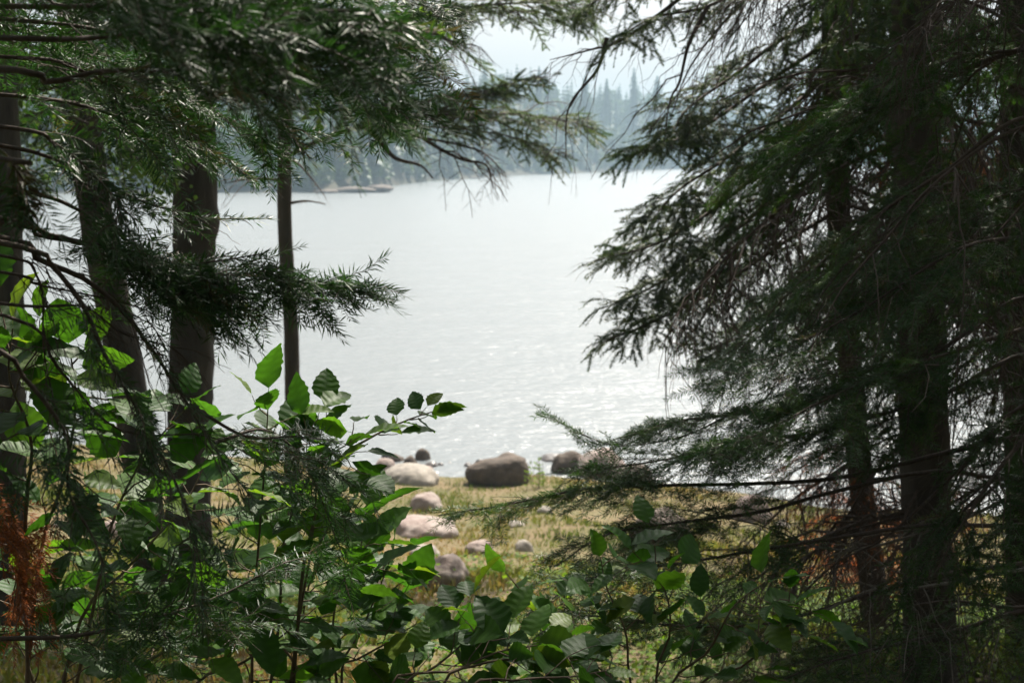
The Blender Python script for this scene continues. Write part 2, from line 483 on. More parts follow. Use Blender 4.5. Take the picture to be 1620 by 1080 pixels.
ROCKS = [  # px centre, py of the base, width px, height px, material, name, label
    (786, 768, 106, 45, "rock_dark", "boulder", "dark brown saddle-backed boulder on the grass by the water, lit along its top"),
    (802, 741, 62, 21, "rock_dark", "boulder", "low brown boulder at the waterline right behind the saddle-backed one"),
    (646, 768, 96, 28, "rock_tan", "boulder", "broad pale tan boulder lying in the grass near the water"),
    (669, 731, 28, 22, "rock_dark", "boulder", "upright grey-brown stone standing highest in the waterline cluster"),
    (648, 739, 25, 18, "rock_dark", "stone", "round brown stone in the waterline cluster beside the upright one"),
    (681, 742, 24, 12, "rock_wet", "stone", "black wet stone at the foot of the upright waterline stone"),
    (697, 739, 13, 8, "rock_wet", "stone", "small black wet stone at the water end of the cluster"),
    (626, 733, 26, 15, "rock_dark", "stone", "greyish stone in the cluster left of the round brown one"),
    (612, 727, 20, 14, "rock_wet", "stone", "dark stone at the back of the waterline cluster touching the water"),
    (606, 745, 38, 20, "rock_pink", "boulder", "pinkish boulder at the landward end of the waterline cluster"),
    (675, 747, 26, 10, "rock_pink", "stone", "reddish stone in front of the black wet waterline stone"),
    (575, 752, 46, 14, "rock_tan", "boulder", "flat pale boulder at the grass edge, half hidden by shrub leaves"),
    (740, 741, 16, 10, "rock_wet", "stone", "smaller of two dark stones in the shallows at the saddle-backed boulder's left end"),
    (757, 738, 18, 13, "rock_wet", "stone", "larger of two dark stones in the shallows at the saddle-backed boulder's left end"),
    (728, 727, 13, 4, "rock_wet", "stone", "flat dark stone barely breaking the lake surface"),
    (743, 727, 9, 4, "rock_wet", "stone", "tiny stone breaking the lake surface beside the flat one"),
    (711, 734, 12, 5, "rock_wet", "stone", "small wet stone alone in the shallows between the cluster and the boulders"),
    (873, 733, 40, 14, "rock_wet", "boulder", "low dark rock in the water behind the tall weed"),
    (903, 752, 66, 38, "rock_dark", "boulder", "rounded brown boulder at the shore just behind the fir twig tips"),
    (955, 758, 84, 44, "rock_pink", "boulder", "large pinkish boulder behind the fir branch beside the rounded brown one"),
    (1010, 770, 66, 34, "rock_dark", "boulder", "dim brown boulder on the shore deep behind the fir branch"),
    (1195, 828, 66, 44, "rock_pink", "boulder", "pale pink boulder seen under the dark fir boughs"),
    (1240, 838, 26, 16, "rock_tan", "stone", "whitish stone beside the pale pink boulder under the fir boughs"),
    (1048, 868, 104, 56, "rock_dark", "boulder", "large shaded dark boulder behind the middle fir branch"),
    (674, 808, 56, 26, "rock_pink", "boulder", "small domed pinkish boulder in the grass below the pale tan one"),
    (672, 851, 104, 25, "rock_pink", "boulder", "wide flat pink slab in the grass below the domed boulder"),
    (672, 884, 50, 20, "rock_tan", "stone", "pale domed stone in the grass between the slab and the big pink boulder"),
    (704, 930, 84, 48, "rock_pink", "boulder", "big rounded pink granite boulder in the middle of the meadow"),
    (757, 875, 48, 18, "rock_pink", "stone", "low pinkish-grey stone sunk in the middle of the meadow"),
    (829, 874, 32, 20, "rock_tan", "stone", "small whitish stone in the grass right of the low pinkish-grey one"),
    (858, 985, 52, 20, "rock_tan", "stone", "pale stone in the near grass under the lower fir branch tip"),
    (965, 925, 60, 22, "rock_pink", "stone", "tan-pink stone in dry grass behind the lower fir branch"),
    (838, 800, 26, 12, "rock_pink", "stone", "small pinkish stone in the grass behind the long fir branch"),
    (862, 812, 26, 12, "rock_tan", "stone", "small pale stone beside the pinkish one behind the long fir branch"),
    (818, 836, 30, 12, "rock_tan", "stone", "flat pale stone in the grass below the long fir branch"),
    (572, 866, 60, 32, "rock_pink", "boulder", "pale pink boulder seen through the shrub leaves"),
    (572, 945, 80, 44, "rock_dark", "boulder", "reddish-brown boulder low among the shrub leaves"),
    (182, 858, 66, 34, "rock_pink", "boulder", "mottled grey-pink boulder left of the leaning trunk"),
    (92, 838, 26, 14, "rock_tan", "stone", "small pale stone in the grass near the left edge trunk"),
    (392, 832, 54, 28, "rock_tan", "boulder", "pale boulder in the grass behind the thick trunk and leaves"),
    (150, 694, 64, 20, "rock_dark", "boulder", "dark reddish shore rock between the two left trunks"),
    (365, 706, 44, 14, "rock_dark", "boulder", "brown shore rock just right of the thick trunk"),
    (415, 712, 40, 10, "rock_pink", "boulder", "low pinkish shore rock between the thick trunk and the thin one"),
]
for i, (px, py, w, h, mat, nm, lab) in enumerate(ROCKS):
    c = ground_hit(px, py)
    d = c[1]
    W, H = w * d / FPX, h * d / FPX
    if i == 0:
        bm = bmesh.new(); bmesh.ops.create_icosphere(bm, subdivisions=5, radius=1.0)
        for v in bm.verts:
            p = v.co
            q = Vector([math.copysign(abs(a) ** 0.84, a) for a in p])
            q.z *= 0.82 + 0.24 * p.x - 0.10 * math.exp(-((p.x + 0.0) / 0.35) ** 2)
            q *= 1 + 0.07 * noise.noise(p * 1.5) + 0.03 * noise.noise(p * 5) + 0.012 * noise.noise(p * 14)
            v.co = q
        me = bpy.data.meshes.new("rock"); bm.to_mesh(me); bm.free()
        me.polygons.foreach_set("use_smooth", np.ones(len(me.polygons), bool))
    else:
        me = rock_mesh(i + 1, 4 if w > 40 else 3)
    o = tag(link(nm, me, None, M[mat]), lab, nm, "rocks along the shore and meadow")
    co = np.zeros(len(me.vertices) * 3, np.float32); me.vertices.foreach_get("co", co)
    co = co.reshape(-1, 3)
    lo, hi = co.min(0), co.max(0)
    co = (co - (lo + hi) / 2) / (hi - lo)                  # unit box
    D = W * (1.05 if i else 0.62)
    tall = 1.9 if i else 1.35
    co *= np.array([W, D, H * tall])
    co[:, 2] += H - H * tall / 2
    me.vertices.foreach_set("co", co.ravel()); me.update()
    o.location = (c[0], c[1] + D * 0.42, c[2] - 0.02)
    o.rotation_euler = (0, 0, math.radians((i * 37) % 30 - 15) if i else 0)

for px, py, w, h, d, lab in ((560, 302, 70, 16, 209, "long grey-pink rock outcrop at the tip of the far point"),
                             (600, 299, 44, 15, 211, "pinkish rock hump at the water end of the far point"),
                             (515, 304, 40, 9, 207, "low grey rock at the waterline left on the far point"),
                             (720, 282, 80, 8, 322, "low pinkish rock ledge along the middle of the far shore"),
                             (965, 273, 90, 7, 428, "thin pinkish rock ledge along the far shore right of centre"),
                             (1000, 246, 30, 14, 468, "pale rock face among trees above the far shore")):
    me = rock_mesh(px, 3, 0.8)
    o = tag(link("rock_outcrop", me, None, M["rock_dark"]), lab, "rock", "rocks on the far shore")
    p = P(px, py, d)
    o.location = (p[0], d + 2, max(p[2], 0.0))
    o.scale = (w * d / FPX / 2, 2.0, h * d / FPX * 0.38)

# ------------------------------------------------------------------ grass and ground plants
rg = np.random.default_rng(21)


def blades(n, ymin, ymax, hmin, hmax, wid, xpad=1.5, accept=None):
    y = ymin + (ymax - ymin) * rg.random(n) ** 0.9
    x = rg.uniform(-1, 1, n) * (y * 0.40 + xpad)
    keep = y < np.interp(x, _sx, _sy) - 0.25
    x, y = x[keep], y[keep]
    cl = np.array([noise.noise(Vector((a * 0.8, b * 0.8, 3.3))) + 0.5 * noise.noise(Vector((a * 2.6, b * 2.6, 8.1))) for a, b in zip(x, y)])
    keep = rg.random(len(x)) < np.clip(0.8 + 0.6 * cl, 0.4, 1)
    x, y, cl = x[keep], y[keep], cl[keep]
    n = len(x)
    # pull blades into tufts
    cell = 0.22
    ix, iy = np.floor(x / cell), np.floor(y / cell)
    hx = np.modf(np.abs(np.sin(ix * 12.9898 + iy * 78.233)) * 43758.5453)[0]; hy = np.modf(np.abs(np.sin(ix * 39.346 + iy * 11.135)) * 24634.6345)[0]
    pull = rg.uniform(0.0, 0.55, n) * (hx > 0.4)
    x = x + ((ix + hx) * cell - x) * pull; y = y + ((iy + hy) * cell - y) * pull
    cl = cl + (hy - 0.45) * 0.8 * (pull > 0.25)
    h = rg.uniform(hmin, hmax, n) * np.clip(0.75 + 0.8 * cl, 0.35, 1.6)
    base = np.stack([x, y, gz(x, y) - 0.02], -1)
    a = rg.uniform(0, 2 * math.pi, n)
    lean = np.stack([np.cos(a), np.sin(a), np.zeros(n)], -1) * (h * rg.uniform(0.15, 0.9, n))[:, None]
    side = np.stack([-np.sin(a + 0.8), np.cos(a + 0.8), np.zeros(n)], -1) * wid * rg.uniform(0.6, 1.3, n)[:, None]
    mid = base + lean * 0.35 + UP * (h * 0.65)[:, None]
    tip = base + lean + UP * (h * rg.uniform(0.7, 1.0, n))[:, None]
    V = np.stack([base - side, base + side, mid + side * 0.7, mid - side * 0.7, tip], 1).reshape(-1, 3)
    k = np.arange(n)[:, None] * 5
    F4 = k + np.array([[0, 1, 2, 3]]); F3 = k + np.array([[3, 2, 4]])
    cz = np.array([noise.noise(Vector((a_ * 0.45, b * 0.55, 17.0))) for a_, b in zip(x, y)])
    t = np.clip(0.34 + 0.75 * cz + rg.normal(0, 0.16, n), 0, 1)
    return V, F4, F3, np.repeat(t, 5)


V, F4, F3, T = blades(230000, 5.5, 31, 0.035, 0.13, 0.0085)
tag(link("grass", mesh_np("grass", V, [F4, F3], False, T), None, M["grass"]), "patchy green and straw-coloured grass on the lakeside meadow", "grass", kind="stuff")

# broad little weeds on the forest edge
n = 70000
y = 4.2 + 7.5 * rg.random(n) ** 0.8
x = rg.uniform(-1, 1, n) * (y * 0.42 + 1.0)
cl = np.array([noise.noise(Vector((a * 0.9, b * 0.9, 31.0))) for a, b in zip(x, y)]) + np.where(x > 0.1 * y, 0.3, -0.15)
k = rg.random(n) < np.clip(0.45 + 1.3 * cl, 0.04, 1)
x, y = x[k], y[k]; n = len(x)
c = np.stack([x, y, gz(x, y) + rg.uniform(0.02, 0.28, n) ** 1.3], -1)
a = rg.uniform(0, 6.283, n); L = rg.uniform(0.02, 0.055, n)
d = nrm(np.stack([np.cos(a), np.sin(a), rg.uniform(-0.5, 0.4, n)], -1)); s = nrm(np.cross(d, UP + rg.normal(0, 0.35, (n, 3))))
V = np.stack([c, c + d * L[:, None] * 0.45 + s * L[:, None] * 0.38, c + d * L[:, None], c + d * L[:, None] * 0.45 - s * L[:, None] * 0.38], 1).reshape(-1, 3)
tag(link("undergrowth", mesh_np("undergrowth", V, np.arange(4 * n).reshape(-1, 4), False, np.repeat(rg.random(n), 4)), None, M["weed_leaf"]), "low leafy ground plants along the edge of the wood", "undergrowth", kind="stuff")

# tall yellow weed beside the saddle boulder
wbase = ground_hit(846, 772)
we = empty("tall_weed", wbase, "tall yellow-green weed beside the saddle-backed boulder", "weed")
g = Geo(); gl = Geo()
for q in range(9):
    b = np.array([rg.normal(0, 0.10), rg.normal(0, 0.08), -0.02]); hgt = rg.uniform(0.3, 0.62)
    path = catmull([b, b + [rg.normal(0, 0.03), 0, hgt * 0.5], b + [rg.normal(0, 0.08), rg.normal(0, 0.04), hgt]], 8)
    v, f = tubes(path[None], np.linspace(0.005, 0.002, 8)[None], 4); g.add(v, f)
    m = 26
    s_ = rg.uniform(0.15, 1, m); c = path[(s_ * 7).astype(int)]
    a = rg.uniform(0, 6.283, m); L = rg.uniform(0.03, 0.07, m)[:, None]
    d = nrm(np.stack([np.cos(a), np.sin(a), rg.uniform(0.2, 1.0, m)], -1)); s = nrm(np.cross(d, rg.normal(0, 1, (m, 3))))
    gl.add(np.stack([c, c + d * L * 0.5 + s * L * 0.2, c + d * L, c + d * L * 0.5 - s * L * 0.2], 1).reshape(-1, 3), np.arange(4 * m).reshape(-1, 4), np.full(4 * m, 0.9))
link("stem", g.mesh("stem", True), we, M["stem"]); link("leaves", gl.mesh("leaves", False, True), we, M["weed_leaf"])


# ------------------------------------------------------------------ conifer boughs
def sample_needles(Pk, Nk, rng, pm, length, width, vstart=0.0, tri=False, flat=0.38, tint=(0.1, 0.75)):
    """Pk (K,M,3) twig polylines, Nk (K,3) spray normal per twig"""
    K, Mp, _ = Pk.shape
    seg = np.linalg.norm(np.diff(Pk, axis=1), axis=2)
    Ltot = seg.sum(1)
    cnt = np.maximum((Ltot * pm * (1 - vstart)).astype(int), 2)
    kid = np.repeat(np.arange(K), cnt)
    N = len(kid)
    jj = np.concatenate([np.arange(c) for c in cnt])
    u = np.clip(vstart + (1 - vstart) * (jj + 0.5 + rng.normal(0, 0.22, N)) / cnt[kid], 0, 1)
    f = u * (Mp - 1) * 0.9999
    i = f.astype(int); fr = (f - i)[:, None]
    a, b = Pk[kid, i], Pk[kid, i + 1]
    pos = a + (b - a) * fr
    t = nrm(b - a)
    nn = nrm(Nk[kid] - (Nk[kid] * t).sum(1, keepdims=True) * t + 1e-6)
    lat = np.cross(t, nn)
    sgn = np.where(jj % 2 == 0, 1.0, -1.0)
    phi = rng.normal(0.18, flat, N)
    th = rng.normal(1.05, 0.11, N) - 0.45 * np.clip((u - 0.85) / 0.15, 0, 1)
    rad = lat * (sgn * np.cos(phi))[:, None] + nn * np.sin(phi)[:, None]
    d = nrm(t * np.cos(th)[:, None] + rad * np.sin(th)[:, None])
    L = (length * rng.uniform(0.72, 1.12, N) * (1 - 0.35 * np.clip((u - 0.8) / 0.2, 0, 1)))[:, None]
    roll = rng.normal(0, 0.5, N)[:, None]
    w = nrm(np.cross(d, nn) + roll * nn) * width
    tw = rng.uniform(*tint, K)
    tw = np.where(rng.random(K) < 0.03, 0.99, tw)
    tin = np.clip(tw[kid] + rng.normal(0, 0.07, N), 0, 1)
    if tri:
        V = np.stack([pos - w * 0.5, pos + w * 0.5, pos + d * L], 1).reshape(-1, 3)
        return V, np.arange(3 * N).reshape(-1, 3), np.repeat(tin, 3)
    bend = -UP * L * 0.06
    V = np.stack([pos, pos + d * L * 0.4 + w * 0.5, pos + d * L + bend, pos + d * L * 0.4 - w * 0.5], 1).reshape(-1, 3)
    return V, np.arange(4 * N).reshape(-1, 4), np.repeat(tin, 4)


def children_twigs(Pk, Nk, rng, spacing, length, ang, droop, v0, v1, taper=0.75, Mo=5, curl=0.25, jitter=0.45, shape='cone'):
    """alternate side twigs along polylines; returns polylines (K2,Mo,3), normals, lengths"""
    K, Mp, _ = Pk.shape
    Lk = np.linalg.norm(np.diff(Pk, axis=1), axis=2).sum(1)
    cnt = np.maximum((Lk * (v1 - v0) / spacing).astype(int), 0)
    if cnt.sum() == 0: return None
    kid = np.repeat(np.arange(K), cnt)
    order = np.concatenate([np.arange(c) for c in cnt])
    c_ = cnt[kid]
    v = v0 + (v1 - v0) * (order + rng.uniform(0.1, 0.9, len(order))) / c_
    f = v * (Mp - 1) * 0.9999
    i = f.astype(int); fr = (f - i)[:, None]
    a, b = Pk[kid, i], Pk[kid, i + 1]
    pos = a + (b - a) * fr
    t = nrm(b - a)
    nn = nrm(Nk[kid] - (Nk[kid] * t).sum(1, keepdims=True) * t + 1e-6)
    lat = np.cross(t, nn)
    sgn = np.where((order + rng.integers(0, 2, len(order)) * (rng.random(len(order)) < 0.2)) % 2 == 0, 1.0, -1.0)[:, None]
    an = (np.radians(ang) + rng.normal(0, 0.24, len(order)))[:, None]
    d = t * np.cos(an) + lat * sgn * np.sin(an) + nn * rng.normal(0.02, 0.16, (len(order), 1))
    d = nrm(d)
    if shape == 'cone':
        prof = (1 - v) ** taper * np.minimum(1, (v - v0 + 0.12) / 0.3) + 0.2
    else:
        prof = np.full(len(v), 1.0)
    L = (np.minimum(length, 10) * prof * rng.uniform(1 - jitter, 1 + jitter, len(v)))[:, None, None]
    s = np.linspace(0, 1, Mo)[None, :, None]
    pts = pos[:, None] + L * (s * d[:, None] + s ** 2 * (curl * t[:, None] * rng.uniform(-0.6, 1.8, (len(v), 1, 1)) - droop * rng.uniform(0.2, 1.9, (len(v), 1, 1)) * UP[None, None])) \
        + L * rng.normal(0, 0.025, (len(v), Mo, 3)) * (s > 0)
    n2 = nrm(nn + rng.normal(0, 0.25, nn.shape))
    return pts, n2, L[:, 0, 0]


def gen_bough(path, rng, r0=0.008, sec_sp=0.05, sec_len=0.4, sec_ang=55, sec_droop=0.15, start=0.12, ter_sp=0.03, ter_len=0.10, ter_droop=0.12,
              nlen=0.021, nwid=0.0022, npm=900, bare=0.12, live=0.15, tri=False, dead=False, npts=26, thin=1.0, tint=(0.1, 0.75), leader=True):
    """returns (wood Geo, needle Geo)"""
    wood_, ndl = Geo(), Geo()
    main = catmull(path, npts)
    Lm = np.linalg.norm(np.diff(main, axis=0), axis=1).sum()
    main = main + rng.normal(0, 0.004 * Lm / npts * 3, main.shape) * np.linspace(0, 1, npts)[:, None]
    v, f = tubes(main[None], (r0 * np.linspace(1, 0.14, npts) ** 0.9)[None], 6); wood_.add(v, f)
    t = nrm(np.gradient(main, axis=0)).mean(0)
    up = UP if abs(t[2]) < 0.92 else np.array([0.3, -1.0, 0.2])
    N0 = nrm(np.cross(np.cross(t, up), t))[None]
    N0 = nrm(N0 + rng.normal(0, 0.12, (1, 3)))
    r = children_twigs(main[None], N0, rng, sec_sp, sec_len, sec_ang, sec_droop, start, 0.97, Mo=7)
    if r is None: return wood_, ndl
    S, SN, SL = r
    v, f = tubes(S, (np.clip(0.0075 * SL, 0.0009, r0 * 0.55)[:, None] * np.linspace(1, 0.3, 7)[None]) * thin, 4); wood_.add(v, f)
    isbare = rng.random(len(S)) < bare
    r = children_twigs(S, SN, rng, ter_sp, ter_len, 52, ter_droop, 0.12, 0.95, Mo=5)
    if r is not None:
        Tt, TN, TL = r
        v, f = tubes(Tt, (np.clip(0.010 * TL, 0.0007, 0.0016)[:, None] * np.linspace(1, 0.45, 5)[None]) * thin, 3); wood_.add(v, f)
        K2 = (np.linalg.norm(np.diff(S, axis=1), axis=2).sum(1) * (0.95 - 0.12) / ter_sp).astype(int)
        par = np.repeat(np.arange(len(S)), np.maximum(K2, 0))
        ok = ~isbare[par] & (rng.random(len(par)) > bare * 0.6)
        if not dead and ok.any():
            V, F, T = sample_needles(Tt[ok], TN[ok], rng, npm, nlen, nwid, 0.0, tri, tint=tint); ndl.add(V, F, T)
    if not dead:
        ok = ~isbare
        if ok.any():
            V, F, T = sample_needles(S[ok], SN[ok], rng, npm * 0.9, nlen, nwid, 0.25, tri, tint=tint); ndl.add(V, F, T)
        if leader:
            V, F, T = sample_needles(main[None], N0, rng, npm * 0.9, nlen, nwid, max(live, 0.45), tri, tint=tint); ndl.add(V, F, T)
    return wood_, ndl


rb = np.random.default_rng(77)


def proto(kind, L, **kw):
    path = [(0, 0, 0), (L * 0.35, 0, 0.02 * L), (L * 0.7, rb.normal(0, 0.03) * L, -0.04 * L), (L, rb.normal(0, 0.05) * L, -0.13 * L)]
    w, nd = gen_bough(path, rb, **kw)
    wm = w.mesh("branch", True); nm = nd.mesh("needles", False, True)
    wm.materials.append(M["twig"])
    return wm, nm


PROTO = {"fir": [], "lacy": [], "dead": [], "crown": [], "red": []}
for i in range(5):
    wm, nm = proto("fir", 1.0, r0=0.011, sec_sp=0.028, sec_len=0.42, sec_droop=rb.uniform(0.12, 0.35), ter_sp=0.022, ter_len=0.11, nlen=0.017, nwid=0.0026, npm=620, bare=0.15, tri=True, thin=1.2)
    nm.materials.append(M["needle"]); PROTO["fir"].append((wm, nm))
for i in range(4):
    wm, nm = proto("lacy", 1.0, r0=0.010, sec_sp=0.034, sec_len=0.40, sec_droop=rb.uniform(0.4, 0.8), ter_sp=0.028, ter_len=0.11, ter_droop=0.5, nlen=0.017, nwid=0.0036, npm=700, bare=0.35, tri=True, thin=1.3, tint=(0.2, 1.0))
    nm.materials.append(M["needle_mid"]); PROTO["lacy"].append((wm, nm))
for i in range(2):
    wm, _ = proto("dead", 1.0, r0=0.010, sec_sp=0.03, sec_len=0.5, sec_droop=0.7, ter_sp=0.035, ter_len=0.16, ter_droop=0.6, dead=True, thin=1.4) if False else (None, None)
    w_, nd_ = gen_bough([(0, 0, 0), (0.35, 0, 0), (0.7, 0.03, -0.08), (1, 0.05, -0.2)], rb, r0=0.010, sec_sp=0.03, sec_len=0.5, sec_droop=0.7, ter_sp=0.035, ter_len=0.16, ter_droop=0.6, dead=True, thin=1.4)
    wm = w_.mesh("dead_branch", True); wm.materials.append(M["twig"]); PROTO["dead"].append((wm, None))
for i in range(2):
    wm, nm = proto("red", 1.0, r0=0.009, sec_sp=0.05, sec_len=0.35, sec_droop=0.5, ter_sp=0.03, ter_len=0.10, ter_droop=0.4, nlen=0.017, nwid=0.003, npm=650, bare=0.1, tri=True, tint=(0.0, 1.0))
    nm.materials.append(M["dead_needle"]); PROTO["red"].append((wm, nm))
for i in range(3):
    wm, nm = proto("crown", 1.0, r0=0.012, sec_sp=0.06, sec_len=0.45, sec_droop=0.2, ter_sp=0.04, ter_len=0.13, nlen=0.03, nwid=0.008, npm=260, bare=0.05, tri=True)
    nm.materials.append(M["needle"]); PROTO["crown"].append((wm, nm))


def trunk_mesh(path, radii, seed, seg=26, ridge=0.11, rings=230):
    C = catmull(path, rings)
    R = np.interp(np.linspace(0, 1, rings), np.linspace(0, 1, len(radii)), radii)
    V, F = tubes(C[None], R[None], seg)
    V = V.reshape(rings, seg, 3)
    for i in range(rings):
        if R[i] < 0.02: continue
        for j in range(seg):
            v = V[i, j] - C[i]
            q = Vector(v) / R[i]
            s = C[i][2]
            k = noise.noise(Vector((q.x * 3.2, q.y * 3.2, s * 2.2 + seed)))
            k2 = noise.noise(Vector((q.x * 7, q.y * 7, s * 7 + seed)))
            kn = max(0, noise.noise(Vector((q.x * 1.1, q.y * 1.1, s * 3.1 + seed * 3))) - 0.38)
            V[i, j] = C[i] + v * (1 + ridge * (abs(k) * -1.6 + 0.4 + 0.6 * k2) + 0.5 * kn)
    return mesh_np("trunk", V.reshape(-1, 3), F, True)


class Tree:
    def __init__(self, name, base, label, cat="tree", group=None, bark="bark"):
        self.base = np.array(base, float)
        self.root = empty(name, base, label, cat, group)
        self.bark = bark
        self.axis = None

    def trunk(self, pts, radii, seed, **kw):
        pts = np.array(pts, float)
        self.axis = pts
        o = link("trunk", trunk_mesh(pts - self.base, radii, seed, **kw), self.root, M[self.bark])
        return o

    def at(self, z):
        a = self.axis
        return np.array([np.interp(z, a[:, 2], a[:, 0]), np.interp(z, a[:, 2], a[:, 1]), z])

    def bough(self, kind, z, az, L, pitch, roll=0.0, rng=rb, squash=1.0):
        wm, nm = PROTO[kind][rng.integers(len(PROTO[kind]))]
        o = link("branch" if nm else "dead_branch", wm, self.root)
        p = self.at(z) - self.base
        R = Matrix.Rotation(az, 4, 'Z') @ Matrix.Rotation(-pitch, 4, 'Y') @ Matrix.Rotation(roll, 4, 'X')
        o.matrix_basis = Matrix.Translation(Vector(p)) @ R @ Matrix.Diagonal((L, L * squash, L, 1))
        if nm: link("needles", nm, o)
        return o

    def hero(self, pts, depth, seed, attach=True, mat="needle", wood="twig", **kw):
        """bough through photo pixels at the tree's own distance, rooted on the trunk"""
        rng = np.random.default_rng(seed)
        n = len(pts)
        dd = np.interp(np.linspace(0, 1, n), np.linspace(0, 1, len(np.atleast_1d(depth))), np.atleast_1d(depth))
        W = [P(a, b, d) for (a, b), d in zip(pts, dd)]
        if attach:
            rise = 0.25 * np.linalg.norm((W[0] - self.at(W[0][2]))[:2])
            W = [self.at(W[0][2] + rise * kw.pop("rise", 0.3))] + W
        w, nd = gen_bough([p - self.base for p in W], rng, **kw)
        o = link("dead_branch" if kw.get("dead") else "branch", w.mesh("branch", True), self.root, M[wood])
        if nd.V: link("needles", nd.mesh("needles", False, True), o, M[mat])
        return o


def px_trunk(cols, depth, widths, top_z, base_z=None, lean_y=0.0):
    """cols = [(py, px centre)], returns world path from below ground to top and radii"""
    pts = sorted([P(px, py, depth) for py, px in cols], key=lambda p: p[2])
    lo = pts[0]
    g = float(gz(lo[0], depth))
    dirn = (pts[0] - pts[1]); dirn = dirn / abs(dirn[2])
    if lo[2] > g: pts = [lo + dirn * (lo[2] - g + 0.2)] + pts
    d2 = pts[-1] - pts[-2]; d2 = d2 / d2[2]
    d2 = d2 * 0.5 + np.array([0, 0, 0.5])
    hi = pts[-1]
    for f in (0.35, 0.7, 1.0):
        pts.append(hi + d2 * (top_z - hi[2]) * f)
    z = np.array([p[2] for p in pts])
    zz = np.linspace(z[0], z[-1], 14)
    pts = np.stack([np.interp(zz, z, [p[0] for p in pts]), np.interp(zz, z, [p[1] for p in pts]) + lean_y * (zz - zz[0]), zz], -1)
    return pts


def crown(tree, z0, z1, L0, n, rng, kinds=("crown",), pitch=(-0.45, -0.05), azr=None):
    for i in range(n):
        f = (i + rng.random()) / n
        z = z0 + (z1 - z0) * f
        az = i * 2.4 + rng.normal(0, 0.3) if azr is None else rng.uniform(*azr)
        tree.bough(kinds[rng.integers(len(kinds))], z, az, L0 * (1 - 0.75 * f) * rng.uniform(0.75, 1.15), rng.uniform(*pitch), rng.normal(0, 0.15))


def radii_lin(pts, r_base, r_mid_z, r_mid):
    z = pts[:, 2]
    r = np.interp(z, [z[0], z[0] + 0.35, r_mid_z, z[-1]], [r_base * 1.25, r_base, r_mid, 0.02])
    return r


rt = np.random.default_rng(9)

# --- left hand trunks
D = 10.4
pts = px_trunk([(940, 246), (720, 222), (600, 203), (500, 182), (400, 163), (330, 150), (240, 136), (150, 126)], D, None, 15)
t1 = Tree("leaning_tree", (pts[0][0], D, gz(pts[0][0], D)), "dark rough trunk leaning left, second trunk from the left edge", "tree", bark="poplar_bark")
t1.trunk(pts, radii_lin(pts, 0.126, 6.5, 0.122), 3)
D = 10.0
pts = px_trunk([(900, 296), (720, 299), (600, 301), (500, 306), (360, 311), (200, 304), (0, 299)], D, None, 16)
t2 = Tree("fir_tree", (pts[0][0], D, gz(pts[0][0], D)), "thickest upright dark trunk left of the thin one", "tree")
t2.trunk(pts, radii_lin(pts, 0.155, 7, 0.148), 8)
D = 13.5
pts = px_trunk([(800, 462), (650, 463), (600, 463), (500, 460), (400, 452), (300, 449), (100, 451), (0, 449)], D, None, 13)
t3 = Tree("fir_tree", (pts[0][0], D, gz(pts[0][0], D)), "thin straight trunk with long boughs reaching over the lake", "tree")
t3.trunk(pts, radii_lin(pts, 0.078, 7, 0.06), 12)
D = 8.0
pts = px_trunk([(900, 6), (700, 4), (400, 2), (200, -8)], D, None, 15)
t0 = Tree("poplar_tree", (pts[0][0], D, gz(pts[0][0], D)), "grey-brown trunk cut by the left edge of the picture", "tree", bark="poplar_bark")
t0.trunk(pts, radii_lin(pts, 0.128, 7, 0.122), 15)

# --- right hand trunks
D = 6.2
pts = px_trunk([(1060, 1472), (760, 1465), (330, 1452), (60, 1448)], D, None, 16)
r1 = Tree("spruce_tree", (pts[0][0], D, gz(pts[0][0], D)), "thick dark trunk behind the boughs on the right", "tree")
r1.trunk(pts, radii_lin(pts, 0.107, 7, 0.100), 21)
D = 8.0
pts = px_trunk([(1050, 1398), (900, 1380), (780, 1363), (500, 1338), (250, 1322), (0, 1318)], D, None, 15)
r2 = Tree("spruce_tree", (pts[0][0], D, gz(pts[0][0], D)), "slimmer leaning trunk just left of the thick one on the right", "tree")
r2.trunk(pts, radii_lin(pts, 0.070, 7, 0.063), 25)
D = 7.2
pts = px_trunk([(1000, 1626), (330, 1614), (0, 1612)], D, None, 15)
r3 = Tree("spruce_tree", (pts[0][0], D, gz(pts[0][0], D)), "trunk at the right edge of the picture behind crossing boughs", "tree")
r3.trunk(pts, radii_lin(pts, 0.10, 7, 0.09), 29)
D = 4.3
pts = np.array([[1.93, D, float(gz(1.93, D)) - 0.2], [1.91, D, 5.5], [1.90, D, 7], [1.9, D, 12.0]])
zz = np.linspace(pts[0][2], 12, 14); pts = np.stack([np.interp(zz, pts[:, 2], pts[:, 0]), np.full(14, D), zz], -1)
nr = Tree("fir_tree", (1.93, D, gz(1.93, D)), "fir whose long dark boughs sweep in from the right edge", "tree")
nr.trunk(pts, radii_lin(pts, 0.10, 7, 0.08), 33)
D = 2.1
zz = np.linspace(float(gz(-1.15, D)) - 0.2, 11, 14); pts = np.stack([np.full(14, -1.15), np.full(14, D), zz], -1)
nl = Tree("fir_tree", (-1.15, D, gz(-1.15, D)), "near fir whose sharp needled sprays hang in from the left edge", "tree")
nl.trunk(pts, radii_lin(pts, 0.07, 7, 0.05), 37)

